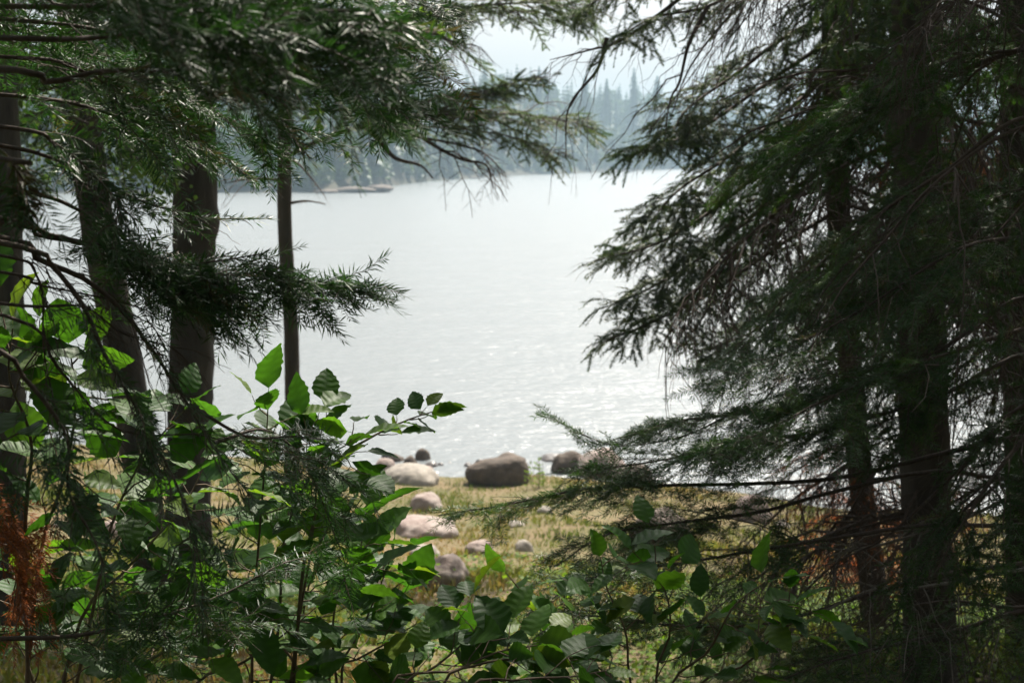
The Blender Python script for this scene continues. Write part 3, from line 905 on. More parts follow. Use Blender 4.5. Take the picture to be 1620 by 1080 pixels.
# --- thin tree: boughs over the lake
kw = dict(nlen=0.024, nwid=0.0055, npm=520, tri=True, thin=1.5, mat="needle_mid", tint=(0.2, 1.0), attach=False)
t3.hero([(455, 246), (500, 225), (560, 203), (650, 186), (760, 180), (860, 185), (950, 205)], [13.5, 13.2], 101, r0=0.026, sec_sp=0.034, sec_len=0.9, sec_droop=0.18, start=0.35, ter_sp=0.032, ter_len=0.2, bare=0.25, **kw)
t3.hero([(540, 208), (620, 195), (720, 165), (800, 135), (860, 118)], [13.2, 12.6], 102, r0=0.012, sec_sp=0.034, sec_len=0.55, sec_droop=0.2, start=0.35, ter_sp=0.035, ter_len=0.16, bare=0.25, **kw)
t3.hero([(560, 203), (640, 200), (740, 205), (830, 222), (900, 250)], [13.2, 12.4], 103, r0=0.014, sec_sp=0.04, sec_len=0.55, sec_droop=0.35, start=0.4, ter_sp=0.035, ter_len=0.16, bare=0.3, **kw)
t3.hero([(452, 60), (540, 45), (650, 30), (760, 10), (860, 5), (940, 22)], [13.5, 13.0], 104, r0=0.026, sec_sp=0.034, sec_len=0.9, sec_droop=0.25, start=0.2, ter_sp=0.032, ter_len=0.2, bare=0.2, **kw)
t3.hero([(455, 170), (540, 175), (640, 165), (730, 150), (800, 150)], [13.5, 12.8], 105, r0=0.018, sec_sp=0.034, sec_len=0.7, sec_droop=0.3, start=0.25, ter_sp=0.032, ter_len=0.18, bare=0.2, **kw)
kd = dict(dead=True, attach=False, thin=2.3)
t3.hero([(575, 196), (600, 222), (625, 250), (665, 262), (685, 282)], [13.2, 13.0], 111, r0=0.0330, sec_sp=0.16, sec_len=0.35, sec_droop=0.5, start=0.3, ter_sp=0.12, ter_len=0.12, **kd)
t3.hero([(640, 198), (690, 232), (730, 252), (770, 262), (780, 300)], [13.1, 12.9], 112, r0=0.0240, sec_sp=0.09, sec_len=0.5, sec_droop=0.6, start=0.2, ter_sp=0.07, ter_len=0.2, **kd)
t3.hero([(610, 210), (690, 222), (760, 240), (800, 275)], [13.1, 12.9], 113, r0=0.0180, sec_sp=0.09, sec_len=0.4, sec_droop=0.6, start=0.2, ter_sp=0.07, ter_len=0.2, **kd)
t3.hero([(456, 250), (475, 262), (495, 285), (515, 312)], [13.5, 13.3], 114, r0=0.0150, sec_sp=0.09, sec_len=0.25, sec_droop=0.5, start=0.2, ter_sp=0.08, ter_len=0.1, **kd)
t3.hero([(455, 322), (485, 318), (515, 323)], [13.5, 13.4], 115, r0=0.0180, sec_sp=0.12, sec_len=0.2, sec_droop=0.3, start=0.3, ter_sp=0.08, ter_len=0.1, **kd)
t3.hero([(445, 285), (400, 283), (355, 290)], [13.5, 13.4], 116, r0=0.0180, sec_sp=0.07, sec_len=0.5, sec_droop=0.5, start=0.2, ter_sp=0.08, ter_len=0.1, **kd)
for k, (a, b, c_) in enumerate((((560, 15), (640, 50), (700, 110)), ((620, 20), (700, 60), (760, 75)), ((580, 40), (650, 90), (720, 130)))):
    t3.hero([a, b, c_], [13.3, 12.9], 117 + k, r0=0.0210, sec_sp=0.06, sec_len=0.5, sec_droop=0.6, start=0.1, ter_sp=0.06, ter_len=0.2, **kd)
crown(t3, 8.2, 12.6, 2.2, 26, rt)
crown(t2, 8.0, 15.5, 2.8, 34, rt)
for z, az, L in ((6.75, 0.3, 1.7), (6.95, 2.9, 1.8), (7.1, -1.6, 1.9), (7.2, 1.4, 2.0), (6.6, -2.5, 1.5), (7.25, -0.6, 1.9), (6.9, -1.1, 1.6), (6.45, -2.0, 1.3)):
    t2.bough("fir", z, az, L, -0.25, rt.normal(0, 0.2))


# --- broadleaf crowns on the two poplar trunks
def leafy(path, rng, sec_sp=0.09, sec_len=0.5, lsize=0.05, per=14):
    w, lv = Geo(), Geo()
    main = catmull(path, 18)
    v, f = tubes(main[None], (np.linspace(0.014, 0.002, 18))[None], 5); w.add(v, f)
    S, SN, SL = children_twigs(main[None], UP[None], rng, sec_sp, sec_len, 50, 0.5, 0.15, 1.0, Mo=6)
    v, f = tubes(S, np.clip(0.008 * SL, 0.001, 0.005)[:, None] * np.linspace(1, 0.35, 6)[None], 4); w.add(v, f)
    K = len(S); kid = np.repeat(np.arange(K), per); N = len(kid)
    fz = rng.uniform(0.15, 1, N) * 4.99; i = fz.astype(int)
    c = S[kid, i] + (S[kid, np.minimum(i + 1, 5)] - S[kid, i]) * (fz - i)[:, None] + rng.normal(0, 0.025, (N, 3))
    d = nrm(rng.normal(0, 1, (N, 3)) + np.array([0, 0, -0.6])); s = nrm(np.cross(d, rng.normal(0, 1, (N, 3))))
    L = (lsize * rng.uniform(0.7, 1.2, N))[:, None]
    lv.add(np.stack([c, c + d * L * 0.4 + s * L * 0.42, c + d * L, c + d * L * 0.4 - s * L * 0.42], 1).reshape(-1, 3), np.arange(4 * N).reshape(-1, 4), np.repeat(rng.random(N), 4))
    return w.mesh("branch", True), lv.mesh("leaves", False, True)


LEAFY = []
for i in range(4):
    a, b = leafy([(0, 0, 0), (0.4, 0, 0.10), (0.75, 0.05, 0.05), (1.0, 0.05, -0.2)], rt, 0.045, 0.42, 0.035, 16)
    a.materials.append(M["twig"]); b.materials.append(M["poplar_leaf"]); LEAFY.append((a, b))


def leafy_bough(tree, z, az, L, pitch):
    a, b = LEAFY[rt.integers(4)]
    o = link("branch", a, tree.root)
    R = Matrix.Rotation(az, 4, 'Z') @ Matrix.Rotation(-pitch, 4, 'Y') @ Matrix.Rotation(rt.normal(0, 0.3), 4, 'X')
    o.matrix_basis = Matrix.Translation(Vector(tree.at(z) - tree.base)) @ R @ Matrix.Diagonal((L, L, L, 1))
    link("leaves", b, o)


for z, az, L, pt in ((6.55, 1.4, 1.3, -0.35), (6.5, 2.8, 1.5, -0.45), (6.75, 1.8, 1.5, -0.3), (6.3, 3.6, 1.2, -0.4), (6.4, 0.9, 0.9, -0.5), (6.9, 2.2, 1.8, -0.3), (6.2, 2.5, 1.0, -0.5)):
    leafy_bough(t1, z, az, L, pt)
for i in range(22):
    leafy_bough(t1, 7.1 + i * 0.33, i * 2.4, 2.4 * (1 - i / 34), rt.uniform(-0.3, 0.4))
for i in range(20):
    leafy_bough(t0, 6.9 + i * 0.38, i * 2.4 + 1, 2.4 * (1 - i / 34), rt.uniform(-0.3, 0.4))
for z, az, L, pt in ((6.5, 0.5, 1.2, -0.4), (6.35, 0.1, 1.0, -0.5), (6.6, 1.1, 1.3, -0.3)):
    leafy_bough(t0, z, az, L, pt)

# --- right hand spruces: boughs reaching left over the water
kw = dict(nlen=0.019, nwid=0.0036, npm=680, tri=True, thin=0.9, mat="needle_mid", tint=(0.15, 0.95), attach=False)
RB = [([(1322, 190), (1230, 250), (1130, 330), (1040, 385), (940, 412)], [8.00, 6.97], 0.020, 0.60, 0.30, 0.20),
      ([(1322, 260), (1220, 320), (1120, 400), (1030, 455), (952, 488)], [8.00, 6.82], 0.018, 0.50, 0.35, 0.22),
      ([(1330, 330), (1230, 390), (1130, 460), (1040, 505), (952, 542)], [8.00, 6.67], 0.018, 0.42, 0.35, 0.28),
      ([(1320, 60), (1230, 120), (1130, 190), (1060, 225), (1010, 240)], [8.00, 6.97], 0.018, 0.55, 0.30, 0.20),
      ([(1320, 110), (1240, 180), (1150, 250), (1075, 300), (1030, 350)], [8.00, 7.04], 0.018, 0.55, 0.30, 0.20),
      ([(1320, 20), (1240, 60), (1160, 120), (1090, 170), (1065, 205)], [8.00, 7.11], 0.018, 0.55, 0.35, 0.25),
      ([(1320, -90), (1220, -40), (1120, 10), (1030, 30), (960, 75)], [8.00, 7.11], 0.018, 0.45, 0.40, 0.40),
      ([(1320, -140), (1200, -110), (1080, -60), (980, -20), (900, 30)], [8.00, 7.26], 0.018, 0.45, 0.40, 0.35),
      ([(1335, 420), (1270, 470), (1200, 520), (1140, 545), (1092, 560)], [8.00, 6.97], 0.014, 0.38, 0.25, 0.15)]
for i, (p_, d_, r_, sl, dr, br) in enumerate(RB):
    r2.hero(p_, d_, 200 + i, r0=r_ * 0.8, sec_sp=0.03, sec_len=sl * 0.8, sec_droop=dr, start=0.15, ter_sp=0.024, ter_len=0.12, ter_droop=0.25, bare=br, **kw)
for i, (p_, d_) in enumerate((([(1320, -60), (1230, -40), (1150, 30), (1090, 110), (1060, 190)], [8.00, 7.11]), ([(1120, 10), (1090, 70), (1075, 130), (1060, 160), (1050, 230)], [7.34, 7.11]),
                              ([(1100, -20), (990, 60), (930, 80), (870, 95)], [7.41, 7.26]), ([(960, 60), (945, 110), (900, 170), (895, 250)], [7.26, 7.19]))):
    r2.hero(p_, d_, 230 + i, r0=0.012, sec_sp=0.10, sec_len=0.4, sec_droop=0.8, start=0.1, ter_sp=0.08, ter_len=0.14, ter_droop=0.6, dead=True, attach=False, thin=1.2)
# fill boughs on the right hand trees
for tr, zlo, zhi, L, n, kinds in ((r1, 5.5, 7.4, 1.3, 16, ("fir", "lacy", "lacy", "dead")), (r2, 5.3, 7.6, 1.3, 22, ("lacy", "lacy", "dead")), (r3, 5.2, 7.6, 1.3, 15, ("fir", "lacy", "dead"))):
    for i in range(n):
        z = zlo + (zhi - zlo) * (i + rt.random()) / n
        az = i * 2.4 + rt.normal(0, 0.4)
        if tr is r2 and math.cos(az) < -0.2: az = math.pi - az
        tr.bough(kinds[rt.integers(len(kinds))], z, az, L * rt.uniform(0.7, 1.15), rt.uniform(-0.65, -0.25), rt.normal(0, 0.25))
for tr in (r1, r2, r3, r1, r3):
    for i in range(4):
        tr.bough("dead", rt.uniform(4.2, 5.3), rt.uniform(0, 6.28), rt.uniform(0.7, 1.3), rt.uniform(-0.6, -0.1), rt.normal(0, 0.3))
for tr, n, cl_ in ((r1, 24, 1.6), (r2, 22, 1.6), (r3, 22, 1.6)):
    crown(tr, 8.0, tr.axis[-1][2] - 0.5, cl_, n, rt)
for z, az, L, pt in ((4.35, 2.6, 0.5, -0.3), (4.25, 3.5, 0.5, -0.4), (4.1, 4.2, 0.6, -0.2), (4.3, -0.4, 0.75, -0.3), (4.1, -1.0, 0.7, -0.2), (4.15, 0.2, 0.8, -0.3), (4.2, -1.6, 0.7, -0.3)):
    r2.bough("red", z, az, L, pt)
for z, az, L, pt in ((6.2, 0.4, 0.8, -0.3), (6.0, -0.5, 0.7, -0.5), (6.05, 1.4, 0.7, -0.2)):
    r3.bough("red", z, az + 2.4, L, pt)

PROTO["rust"] = []  # dead boughs again, needle colour raised in place of sunlight
for wm, nm in PROTO["red"]:
    nm2 = nm.copy(); nm2.materials.clear(); nm2.materials.append(M["sunlit_dead_needle"]); PROTO["rust"].append((wm, nm2))
# --- two dead saplings with rust-orange needles
for px_, d_, h_, lab in ((1322, 12.5, 1.15, "small dead fir sapling with rust-orange needles behind the slimmer right trunk"), (1412, 11.5, 0.9, "small dead rust-orange fir sapling beside the thick right trunk")):
    b_ = P(px_, 900, d_); b_[2] = float(gz(b_[0], d_))
    sp_ = Tree("dead_sapling", b_, lab, "sapling")
    zz = np.linspace(b_[2] - 0.1, b_[2] + h_, 6)
    sp_.trunk(np.stack([np.full(6, b_[0]), np.full(6, d_), zz], -1), np.linspace(0.018, 0.004, 6), 41, seg=8, rings=20)
    for i in range(16):
        sp_.bough("rust", b_[2] + 0.15 + (h_ - 0.2) * i / 16, i * 2.4, 0.65 * (1 - 0.5 * i / 16), rt.uniform(-0.2, 0.4))

# --- near right fir
kw = dict(nlen=0.025, nwid=0.0022, npm=620, tint=(0.1, 0.9))
NRB = [([(1620, 185), (1500, 268), (1410, 325), (1330, 388), (1250, 462), (1180, 535), (1105, 590)], [4.2, 4.3], 0.011, 0.32, 0.25, 0.25, 0.3),
       ([(1620, 375), (1540, 386), (1480, 415), (1380, 480), (1290, 530), (1200, 580), (1130, 610)], [4.2, 3.9], 0.010, 0.34, 0.25, 0.15, 0.2),
       ([(1620, 470), (1540, 520), (1440, 580), (1330, 620), (1200, 650), (1080, 665), (985, 692)], [4.3, 4.0], 0.011, 0.36, 0.22, 0.15, 0.2),
       ([(1620, 560), (1500, 620), (1380, 660), (1250, 690), (1120, 715), (1000, 735), (905, 745)], [4.3, 3.9], 0.011, 0.36, 0.22, 0.2, 0.2),
       ([(1620, 690), (1480, 720), (1330, 755), (1180, 765), (1040, 768), (930, 772), (820, 795), (692, 815)], [4.3, 3.9], 0.013, 0.30, 0.25, 0.25, 0.5),
       ([(1620, 760), (1480, 745), (1330, 775), (1200, 810), (1080, 825), (960, 845), (880, 895)], [4.3, 3.7], 0.012, 0.30, 0.30, 0.25, 0.5),
       ([(1620, 830), (1470, 830), (1330, 850), (1200, 870), (1080, 890), (960, 905), (838, 965)], [4.2, 3.4], 0.011, 0.28, 0.25, 0.2, 0.5),
       ([(1620, 890), (1480, 910), (1340, 950), (1220, 985), (1080, 990), (960, 975), (850, 975)], [4.2, 3.3], 0.010, 0.26, 0.25, 0.3, 0.5),
       ([(1620, 965), (1500, 1000), (1400, 1022), (1300, 1050), (1200, 1090)], [4.2, 3.6], 0.011, 0.30, 0.3, 0.2, 0.2),
       ([(1620, 300), (1520, 330), (1420, 400), (1330, 430), (1260, 480)], [4.4, 4.8], 0.010, 0.36, 0.3, 0.15, 0.2),
       ([(1620, 80), (1520, 90), (1430, 130), (1320, 190), (1220, 240), (1130, 300)], [4.4, 5.2], 0.011, 0.38, 0.3, 0.2, 0.2),
       ([(1150, 658), (1080, 690), (985, 705), (930, 690), (857, 652)], [4.05, 3.95], 0.004, 0.12, 0.05, 0.35, 0.3),
       ([(1620, 520), (1500, 560), (1400, 590), (1290, 640), (1190, 690), (1090, 720)], [4.1, 3.6], 0.010, 0.34, 0.25, 0.2, 0.2)]
for i, (p_, d_, r_, sl, dr, br, st) in enumerate(NRB):
    nr.hero(p_, d_, 300 + i, attach=(i != 11), r0=r_ * 0.75, sec_sp=0.030, sec_len=sl, sec_droop=dr, start=st, ter_sp=0.026, ter_len=0.11, bare=br * 0.7, **kw)
kd = dict(dead=True, thin=1.0)
for i, (p_, d_) in enumerate((([(1620, 640), (1500, 760), (1400, 850), (1310, 900), (1200, 1020)], [4.2, 3.8]), ([(1620, 900), (1450, 930), (1370, 935), (1250, 1000), (1150, 1075)], [4.2, 3.6]),
                              ([(1620, 200), (1480, 290), (1400, 380), (1330, 460), (1290, 540)], [4.2, 3.9]), ([(1620, 780), (1500, 830), (1330, 870), (1200, 830), (1050, 800)], [4.2, 4.0]),
                              ([(1620, 960), (1500, 950), (1400, 970), (1300, 1010)], [4.2, 3.8]))):
    nr.hero(p_, d_, 340 + i, r0=0.007, sec_sp=0.05, sec_len=0.35, sec_droop=0.6, start=0.15, ter_sp=0.05, ter_len=0.10, ter_droop=0.4, wood="greytwig" if i % 2 else "twig", **kd)
for i in range(6):
    nr.bough(("fir", "fir", "dead")[i % 3], 6.1 + 1.7 * i / 6, math.pi + rt.uniform(-0.9, 0.5), rt.uniform(0.8, 1.3), rt.uniform(-0.6, -0.25), rt.normal(0, 0.3))
for z, az, L, pt in ((5.4, 3.7, 1.1, -0.4),):
    nr.bough("fir", z, az, L, pt, rt.normal(0, 0.3))
crown(nr, 7.7, 11.6, 1.4, 20, rt, pitch=(-0.15, 0.2))

# --- near left fir
kw = dict(nlen=0.028, nwid=0.0024, npm=460, tint=(0.0, 0.5))
nl.hero([(0, 345), (60, 372), (135, 385), (210, 407), (290, 430), (400, 436), (500, 450), (590, 466)], [2.0, 2.2], 400, r0=0.0045, sec_sp=0.014, sec_len=0.19, sec_droop=0.3, start=0.36, ter_sp=0.018, ter_len=0.08, bare=0.05, **kw)
nl.hero([(0, 352), (80, 372), (170, 392), (250, 420), (330, 415), (420, 400)], [2.0, 2.1], 401, r0=0.005, sec_sp=0.03, sec_len=0.13, sec_droop=0.3, start=0.4, ter_sp=0.028, ter_len=0.075, bare=0.1, **kw)
nl.hero([(0, 108), (75, 130), (160, 113), (250, 113), (330, 122), (400, 140), (445, 152)], [1.6, 1.65], 402, r0=0.005, sec_sp=0.036, sec_len=0.12, sec_droop=0.35, start=0.35, ter_sp=0.028, ter_len=0.045, bare=0.2, **kw)
nl.hero([(0, 60), (150, 60), (300, 50), (440, 110), (540, 128), (620, 120), (690, 108)], [1.7, 1.8], 403, r0=0.0045, sec_sp=0.03, sec_len=0.13, sec_droop=0.2, start=0.3, ter_sp=0.03, ter_len=0.075, bare=0.1, **kw)
nl.hero([(0, 10), (180, 10), (350, 20), (500, 50), (600, 70), (680, 80)], [1.8, 2.0], 404, r0=0.0045, sec_sp=0.03, sec_len=0.15, sec_droop=0.25, start=0.2, ter_sp=0.028, ter_len=0.075, bare=0.1, **kw)
nl.hero([(0, -60), (150, -30), (300, -10), (450, 10), (560, 20), (640, 40)], [1.5, 1.5], 405, r0=0.0045, sec_sp=0.03, sec_len=0.16, sec_droop=0.3, start=0.15, ter_sp=0.028, ter_len=0.075, bare=0.1, **kw)
nl.hero([(0, 150), (120, 165), (230, 200), (300, 230), (380, 260)], [2.2, 2.4], 406, r0=0.0045, sec_sp=0.03, sec_len=0.12, sec_droop=0.4, start=0.2, ter_sp=0.03, ter_len=0.075, bare=0.2, **kw)
nl.hero([(0, 200), (90, 230), (170, 300), (200, 360)], [1.9, 1.9], 407, r0=0.004, sec_sp=0.03, sec_len=0.10, sec_droop=0.4, start=0.3, ter_sp=0.028, ter_len=0.075, bare=0.2, **kw)
nl.hero([(0, 40), (120, 80), (250, 130), (360, 190), (430, 230)], [2.6, 2.9], 408, r0=0.0055, sec_sp=0.024, sec_len=0.20, sec_droop=0.3, start=0.1, ter_sp=0.03, ter_len=0.06, bare=0.15, **kw)
nl.hero([(0, 375), (60, 410), (140, 445), (205, 505), (255, 575), (300, 645), (350, 725), (400, 790)], [1.9, 2.0], 410, r0=0.0055, sec_sp=0.035, sec_len=0.16, sec_droop=0.5, start=0.2, ter_sp=0.03, ter_len=0.04, bare=0.75, **kw)
nl.hero([(10, 385), (85, 425), (135, 490), (165, 560), (205, 625), (240, 690), (290, 790), (318, 900), (320, 1010)], [1.8, 1.85], 411, r0=0.0045, sec_sp=0.035, sec_len=0.13, sec_droop=0.6, start=0.3, ter_sp=0.03, ter_len=0.075, bare=0.55, **kw)
nl.hero([(-40, 540), (40, 600), (105, 690), (110, 780), (160, 880), (170, 990)], [1.7, 1.7], 412, r0=0.004, sec_sp=0.03, sec_len=0.12, sec_droop=0.5, start=0.3, ter_sp=0.028, ter_len=0.045, bare=0.35, **kw)
nl.hero([(340, 700), (420, 680), (480, 730), (520, 820), (560, 930)], [2.1, 2.4], 413, attach=False, r0=0.003, sec_sp=0.026, sec_len=0.14, sec_droop=0.5, start=0.1, ter_sp=0.026, ter_len=0.075, bare=0.15, **kw)
nl.hero([(300, 640), (390, 690), (470, 690), (540, 700)], [2.0, 2.2], 414, attach=False, r0=0.003, sec_sp=0.026, sec_len=0.10, sec_droop=0.4, start=0.2, ter_sp=0.026, ter_len=0.045, bare=0.15, **kw)
nl.hero([(290, 790), (310, 860), (290, 950), (230, 1040)], [1.85, 1.9], 415, attach=False, r0=0.003, sec_sp=0.03, sec_len=0.13, sec_droop=0.4, start=0.1, ter_sp=0.03, ter_len=0.075, bare=0.05, **kw)
nl.hero([(0, 1010), (150, 1000), (330, 950), (450, 890), (520, 880)], [2.2, 2.6], 416, r0=0.005, sec_sp=0.026, sec_len=0.16, sec_droop=0.3, start=0.2, ter_sp=0.03, ter_len=0.075, bare=0.2, **kw)
for i, p_ in enumerate(([(-20, 400), (60, 440), (70, 560), (100, 700)], [(0, 480), (130, 485), (200, 530), (330, 560)], [(0, 430), (60, 450), (200, 480), (260, 505)], [(10, 500), (90, 580), (190, 680), (330, 690), (430, 740)])):
    nl.hero(p_, [1.9, 2.0], 430 + i, r0=0.003, sec_sp=0.04, sec_len=0.12, sec_droop=0.5, start=0.25, ter_sp=0.04, ter_len=0.075, dead=True)
w_ = dict(nlen=0.02, nwid=0.0026, npm=800, tint=(0.0, 1.0), mat="dead_needle")
nl.hero([(-60, 760), (0, 800), (30, 860), (20, 980)], [2.4, 2.4], 440, r0=0.004, sec_sp=0.03, sec_len=0.17, sec_droop=0.4, start=0.2, ter_sp=0.03, ter_len=0.075, bare=0.1, **w_)
for i, (p_, d_, sl, st) in enumerate((([(0, -20), (120, 30), (230, 60), (330, 90)], [2.0, 2.3], 0.16, 0.1), ([(0, 90), (100, 100), (200, 150), (280, 200), (350, 240)], [2.0, 2.2], 0.15, 0.2),
                                      ([(0, 30), (200, 60), (380, 150), (460, 200), (530, 215)], [2.0, 2.2], 0.13, 0.35), ([(0, -40), (300, 0), (500, 90), (600, 150), (680, 175)], [1.9, 2.1], 0.14, 0.35),
                                      ([(0, 250), (20, 260), (40, 300), (45, 350)], [1.6, 1.6], 0.05, 0.4), 
                                      ([(0, 230), (140, 280), (230, 320), (330, 345), (430, 345)], [2.1, 2.3], 0.06, 0.55), ([(0, -90), (250, -50), (450, -20), (600, -10), (700, 20)], [2.2, 2.6], 0.2, 0.2),
                                      ([(0, -60), (200, -20), (320, 40), (400, 60), (480, 50)], [1.4, 1.4], 0.12, 0.25), ([(0, 300), (120, 330), (230, 400), (330, 480), (380, 500)], [2.0, 2.2], 0.12, 0.4))):
    nl.hero(p_, d_, 460 + i, r0=0.004, sec_sp=0.034, sec_len=sl, sec_droop=0.35, start=st, ter_sp=0.028, ter_len=0.07, bare=0.12, **kw)
crown(nl, 7.5, 10.6, 1.9, 32, rt, pitch=(-0.02, 0.35))


# ------------------------------------------------------------------ unseen wood behind and beside the viewpoint, added to block sky light
rw = np.random.default_rng(61)
coarse = []
for i in range(4):
    w_, nd_ = gen_bough([(0, 0, 0), (0.4, 0, 0.0), (1, rw.normal(0, 0.05), -0.2)], rw, r0=0.012, sec_sp=0.09, sec_len=0.5, sec_droop=0.25, ter_sp=0.2, ter_len=0.16,
                        nlen=0.10, nwid=0.06, npm=50, bare=0.0, tri=True, npts=5)
    coarse.append((np.vstack(nd_.V), np.vstack(nd_.F), np.concatenate(nd_.T)))
deep = Geo()
spots = [(-2.2, -1.6), (2.4, -1.4), (0.3, -3.2), (-4.8, -2.2), (4.8, -2.4), (-6.5, -3), (6.5, -3.5), (-1.5, -6), (2.5, -6.5)] + [(rw.uniform(-30, 30), rw.uniform(-30, -3.0)) for _ in range(34)] + [(-7.0, -0.5), (-8.5, 5), (-9, 9.5), (-12, 12), (6.8, -0.5), (8.0, 4.5), (9.5, 8), (11, 12), (-5, -2), (4.5, -3)]
for (x, y) in spots:
    z0 = float(gz(x, y)); H = rw.uniform(10, 15)
    for q in range(19):
        f = (q + rw.random()) / 19
        V, F, T = coarse[rw.integers(4)]
        L = (3.0 * (1 - f) + 0.5) * rw.uniform(0.8, 1.2)
        Mx = np.array((Matrix.Rotation(q * 2.4, 3, 'Z') @ Matrix.Rotation(rw.uniform(0.1, 0.5), 3, 'Y')).to_3x3())
        Wv = V @ Mx.T * L + np.array([x, y, z0 + 0.6 + f * H])
        if np.any((Wv[:, 1] > -0.5) & (np.abs(Wv[:, 0]) < 0.45 * Wv[:, 1] + 1.2)): continue      # leave out boughs that would hang into view
        deep.add(Wv, F, T)
tag(link("forest", deep.mesh("forest", False, True), None, M["needle"]), "unseen fir wood added behind and beside the viewpoint to shade the foreground", "forest", kind="stuff")
print("wood tris", deep.n // 3)

# ------------------------------------------------------------------ hazel shrubs
def leaf_mesh(seed):
    rng = np.random.default_rng(seed)
    ns = 13
    s = np.linspace(0, 1, ns)
    Wd = rng.uniform(0.34, 0.42)
    prof = Wd * np.sin(np.pi * np.clip(s, 0, 1) ** 0.72) ** 0.75 * (1 - 0.25 * s)
    prof[0] = 0.03; prof[-1] = 0.0
    ser = np.where(np.arange(ns) % 2 == 0, 1.05, 0.93)
    fold, curl, tw = rng.uniform(0.05, 0.38), rng.uniform(0.05, 0.35), rng.normal(0, 0.15)
    wav = rng.normal(0, 0.018, (2, ns))
    pet = 0.18
    V, F, ve = [], [], []
    zc = -curl * s ** 2
    for i in range(ns):
        x = pet + s[i]
        for q, k in ((-1, 1.0), (-1, 0.5), (0, 0), (1, 0.5), (1, 1.0)):
            w = prof[i] * k * (ser[i] if k == 1 else 1)
            yy = q * w
            xx = x + (0.05 if (k == 1 and 0 < i < ns - 1) else 0) * (1 - s[i])
            z = zc[i] + fold * abs(yy) + tw * yy * s[i] + (wav[0 if q < 0 else 1, i] if k == 1 else 0) - 0.25 * yy * yy
            V.append((xx, yy, z)); ve.append(1.0 if (q == 0 or i % 2 == 0) else 0.0)
    for i in range(ns - 1):
        for j in range(4):
            a = i * 5 + j
            F.append((a, a + 1, a + 6, a + 5))
    n0 = len(V)
    V += [(0, -0.008, 0.02), (0, 0.008, 0.02), (pet, 0.008, 0), (pet, -0.008, 0)]; ve += [1] * 4
    F.append((n0, n0 + 1, n0 + 2, n0 + 3))
    V = np.array(V); me = mesh_np("leaf", V, np.array(F), True)
    a = me.attributes.new("vein", 'FLOAT', 'POINT'); a.data.foreach_set("value", np.array(ve, np.float32))
    me.materials.append(M["leaf"])
    return me


LEAVES = [leaf_mesh(900 + i) for i in range(9)]


class Shrub:
    def __init__(self, name, base, label, group=None):
        self.base = np.array(base, float)
        self.root = empty(name, base, label, "shrub", group)
        self.count = 0

    def leaf(self, pos, d, size, rng, up=None):
        d = nrm(np.array(d, float))
        upv = nrm(UP + rng.normal(0, 0.42, 3)) if up is None else nrm(np.array(up, float))
        yv = nrm(np.cross(upv, d)); zv = np.cross(d, yv)
        o = link("leaf", LEAVES[rng.integers(len(LEAVES))], self.root)
        p = pos - self.base
        m = np.eye(4); m[:3, 0] = d * size; m[:3, 1] = yv * size * rng.uniform(0.9, 1.15); m[:3, 2] = zv * size; m[:3, 3] = p
        o.matrix_basis = Matrix(m.tolist())
        self.count += 1

    def stem(self, W, rng, r0=0.005, twig_sp=0.075, twig_len=0.16, leaf_sp=0.05, size=0.062, start=0.3, droop=0.1):
        W = np.array(W, float)
        main = catmull(W - self.base, 20)
        g = Geo()
        v, f = tubes(main[None], (r0 * np.linspace(1, 0.25, 20))[None], 6); g.add(v, f)
        r = children_twigs(main[None], nrm(UP + np.array([[0.0, -0.6, 0]])), rng, twig_sp, twig_len, 60, droop, start, 0.97, Mo=6, taper=0.5)
        lines = [main[int(20 * max(start, 0.55)):]]
        if r is not None:
            S, SN, SL = r
            v, f = tubes(S, np.full((len(S), 1), r0 * 0.38) * np.linspace(1, 0.4, 6)[None], 4); g.add(v, f)
            lines += list(S)
        link("stem", g.mesh("stem", True), self.root, M["stem"])
        for ln in lines:
            L = np.linalg.norm(np.diff(ln, axis=0), axis=1).sum()
            k = max(2, int(L / leaf_sp))
            for q in range(k):
                if self.count > 280: return
                u = (q + 0.8) / k
                fz = min(u, 0.999) * (len(ln) - 1); i = int(fz)
                pos = ln[i] + (ln[i + 1] - ln[i]) * (fz - i)
                t = nrm(ln[i + 1] - ln[i])
                lat = nrm(np.cross(t, UP)) * (1 if q % 2 else -1)
                d = t * 0.6 + lat * rng.uniform(0.5, 1.1) + UP * rng.uniform(-0.45, 0.25) + rng.normal(0, 0.2, 3)
                if q == k - 1: d = t + UP * rng.uniform(-0.3, 0.1)
                self.leaf(pos + self.base, d, size * rng.uniform(0.75, 1.35), rng)


def shrub(name, label, base_xy, stems, seed, **kw):
    rng = np.random.default_rng(seed)
    bx_, by_ = base_xy
    b = np.array([bx_, by_, float(gz(bx_, by_))])
    s = Shrub(name, b, label, "broad-leaved shrubs in the foreground")
    for st in stems:
        depths = st[-1]; px = st[:-1]
        dd = np.linspace(depths[0], depths[1], len(px))
        W = [P(x_, y_, d_) for (x_, y_), d_ in zip(px, dd)]
        foot = b + np.array([rng.normal(0, 0.08), rng.normal(0, 0.08), -0.03])
        s.stem([foot, (foot + W[0]) / 2 + np.array([0, 0, 0.05])] + W, rng, **kw)
    return s


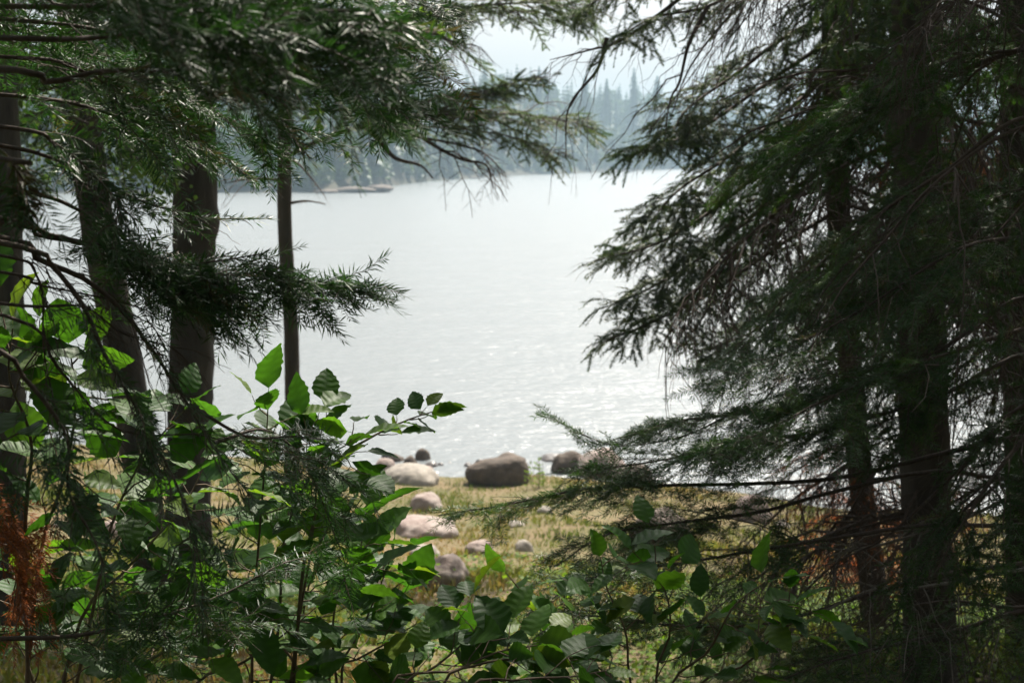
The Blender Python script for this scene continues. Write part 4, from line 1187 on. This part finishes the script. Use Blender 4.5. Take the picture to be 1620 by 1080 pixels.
shrub("hazel_shrub", "broad-leaved shrub at lower left reaching up between the left trunks", (-0.95, 2.6),
      [((60, 900), (100, 760), (120, 640), (110, 550), (2.5, 2.4)), ((40, 850), (50, 700), (15, 600), (20, 520), (2.4, 2.3)),
       ((150, 950), (180, 820), (230, 720), (290, 650), (2.6, 2.6)), ((120, 1000), (200, 900), (290, 800), (330, 720), (2.6, 2.8))], 51, size=0.080, leaf_sp=0.045)
hz2 = shrub("hazel_shrub", "broad-leaved shrub in front of the thin trunk, its topmost leaf standing against the lake", (-0.55, 3.1),
      [((400, 1000), (410, 850), (420, 720), (425, 620), (3.0, 3.0)), ((470, 1000), (490, 880), (500, 760), (480, 660), (3.0, 3.0)),
       ((440, 1000), (450, 850), (500, 740), (570, 690), (3.0, 3.0))], 52, size=0.082, leaf_sp=0.045)
tip_rng = np.random.default_rng(5)
hz2.stem([hz2.base, P(470, 1000, 3.0), P(490, 850, 3.0), P(530, 735, 3.0), P(590, 690, 3.05), P(645, 664, 3.1), P(688, 650, 3.1)], tip_rng, twig_sp=0.12, twig_len=0.06, leaf_sp=0.04, size=0.064, start=0.62, droop=-0.2)
shrub("hazel_shrub", "bright broad-leaved shrub at bottom centre left with a yellow-green leaf cluster", (-0.35, 3.4),
      [((530, 1060), (530, 960), (560, 890), (590, 850), (3.3, 3.3)), ((540, 1070), (570, 1000), (600, 930), (615, 890), (3.3, 3.3)),
       ((500, 1070), (480, 980), (500, 900), (560, 830), (3.3, 3.2)), ((520, 1075), (570, 1040), (630, 1010), (690, 1000), (3.3, 3.2)),
       ((480, 1075), (430, 1000), (380, 930), (340, 880), (3.2, 3.1))], 53, size=0.084, leaf_sp=0.045)
shrub("hazel_shrub", "low leafy shrub along the bottom edge centre with toothed leaves", (0.0, 3.0),
      [((640, 1090), (720, 1060), (790, 1030), (850, 1020), (2.9, 2.9)), ((700, 1095), (760, 1050), (850, 1040), (930, 1040), (2.9, 2.9)),
       ((620, 1095), (680, 1060), (740, 1010), (760, 980), (2.9, 3.0)), ((740, 1100), (820, 1075), (900, 1070), (960, 1060), (2.8, 2.8))], 54, size=0.080, leaf_sp=0.05, start=0.45)
shrub("hazel_shrub", "single leafy sprig standing alone in front of the meadow at centre", (0.12, 3.5),
      [((880, 1080), (860, 1010), (835, 950), (800, 905), (3.4, 3.4))], 55, size=0.072, leaf_sp=0.05, start=0.6, twig_sp=0.25, twig_len=0.1)
shrub("hazel_shrub", "dark-leaved shrub under the right fir boughs at bottom centre right", (0.55, 3.3),
      [((1000, 1090), (990, 1000), (960, 930), (950, 880), (3.3, 3.3)), ((1040, 1090), (1060, 1000), (1050, 930), (1000, 870), (3.3, 3.3)),
       ((1060, 1095), (1120, 1030), (1160, 960), (1210, 920), (3.3, 3.2)), ((1100, 1095), (1180, 1050), (1240, 980), (1250, 930), (3.3, 3.2)),
       ((980, 1095), (940, 1050), (900, 1020), (880, 990), (3.2, 3.2))], 56, size=0.078, leaf_sp=0.055, start=0.4)
shrub("hazel_shrub", "shaded leafy shrub at the bottom left corner beneath hanging fir sprays", (-0.8, 2.9),
      [((100, 1085), (150, 1020), (220, 960), (260, 920), (2.8, 2.8)), ((200, 1090), (260, 1030), (330, 990), (400, 960), (2.8, 2.9)),
       ((60, 1090), (50, 1010), (20, 960), (30, 900), (2.7, 2.7)), ((300, 1095), (380, 1050), (440, 1010), (500, 960), (2.9, 3.0))], 57, size=0.074, leaf_sp=0.045, start=0.4)

# ------------------------------------------------------------------ smoke haze over the lake
hm, hn, hl = new_mat("summer_haze")
ho = hn.new("ShaderNodeOutputMaterial")
pv = hn.new("ShaderNodeVolumePrincipled")
pv.inputs["Color"].default_value = (0.62, 0.83, 1.0, 1)
pv.inputs["Density"].default_value = 0.00062
pv.inputs["Anisotropy"].default_value = 0.2
hl.new(pv.outputs[0], ho.inputs["Volume"])
bm = bmesh.new(); bmesh.ops.create_cube(bm, size=1.0)
me = bpy.data.meshes.new("haze"); bm.to_mesh(me); bm.free()
hz = tag(link("haze", me, None, hm), "thin bluish smoke haze hanging over the lake", "haze", kind="stuff")
hz.location = (0, 465, 20.5); hz.scale = (1440, 1130, 54)
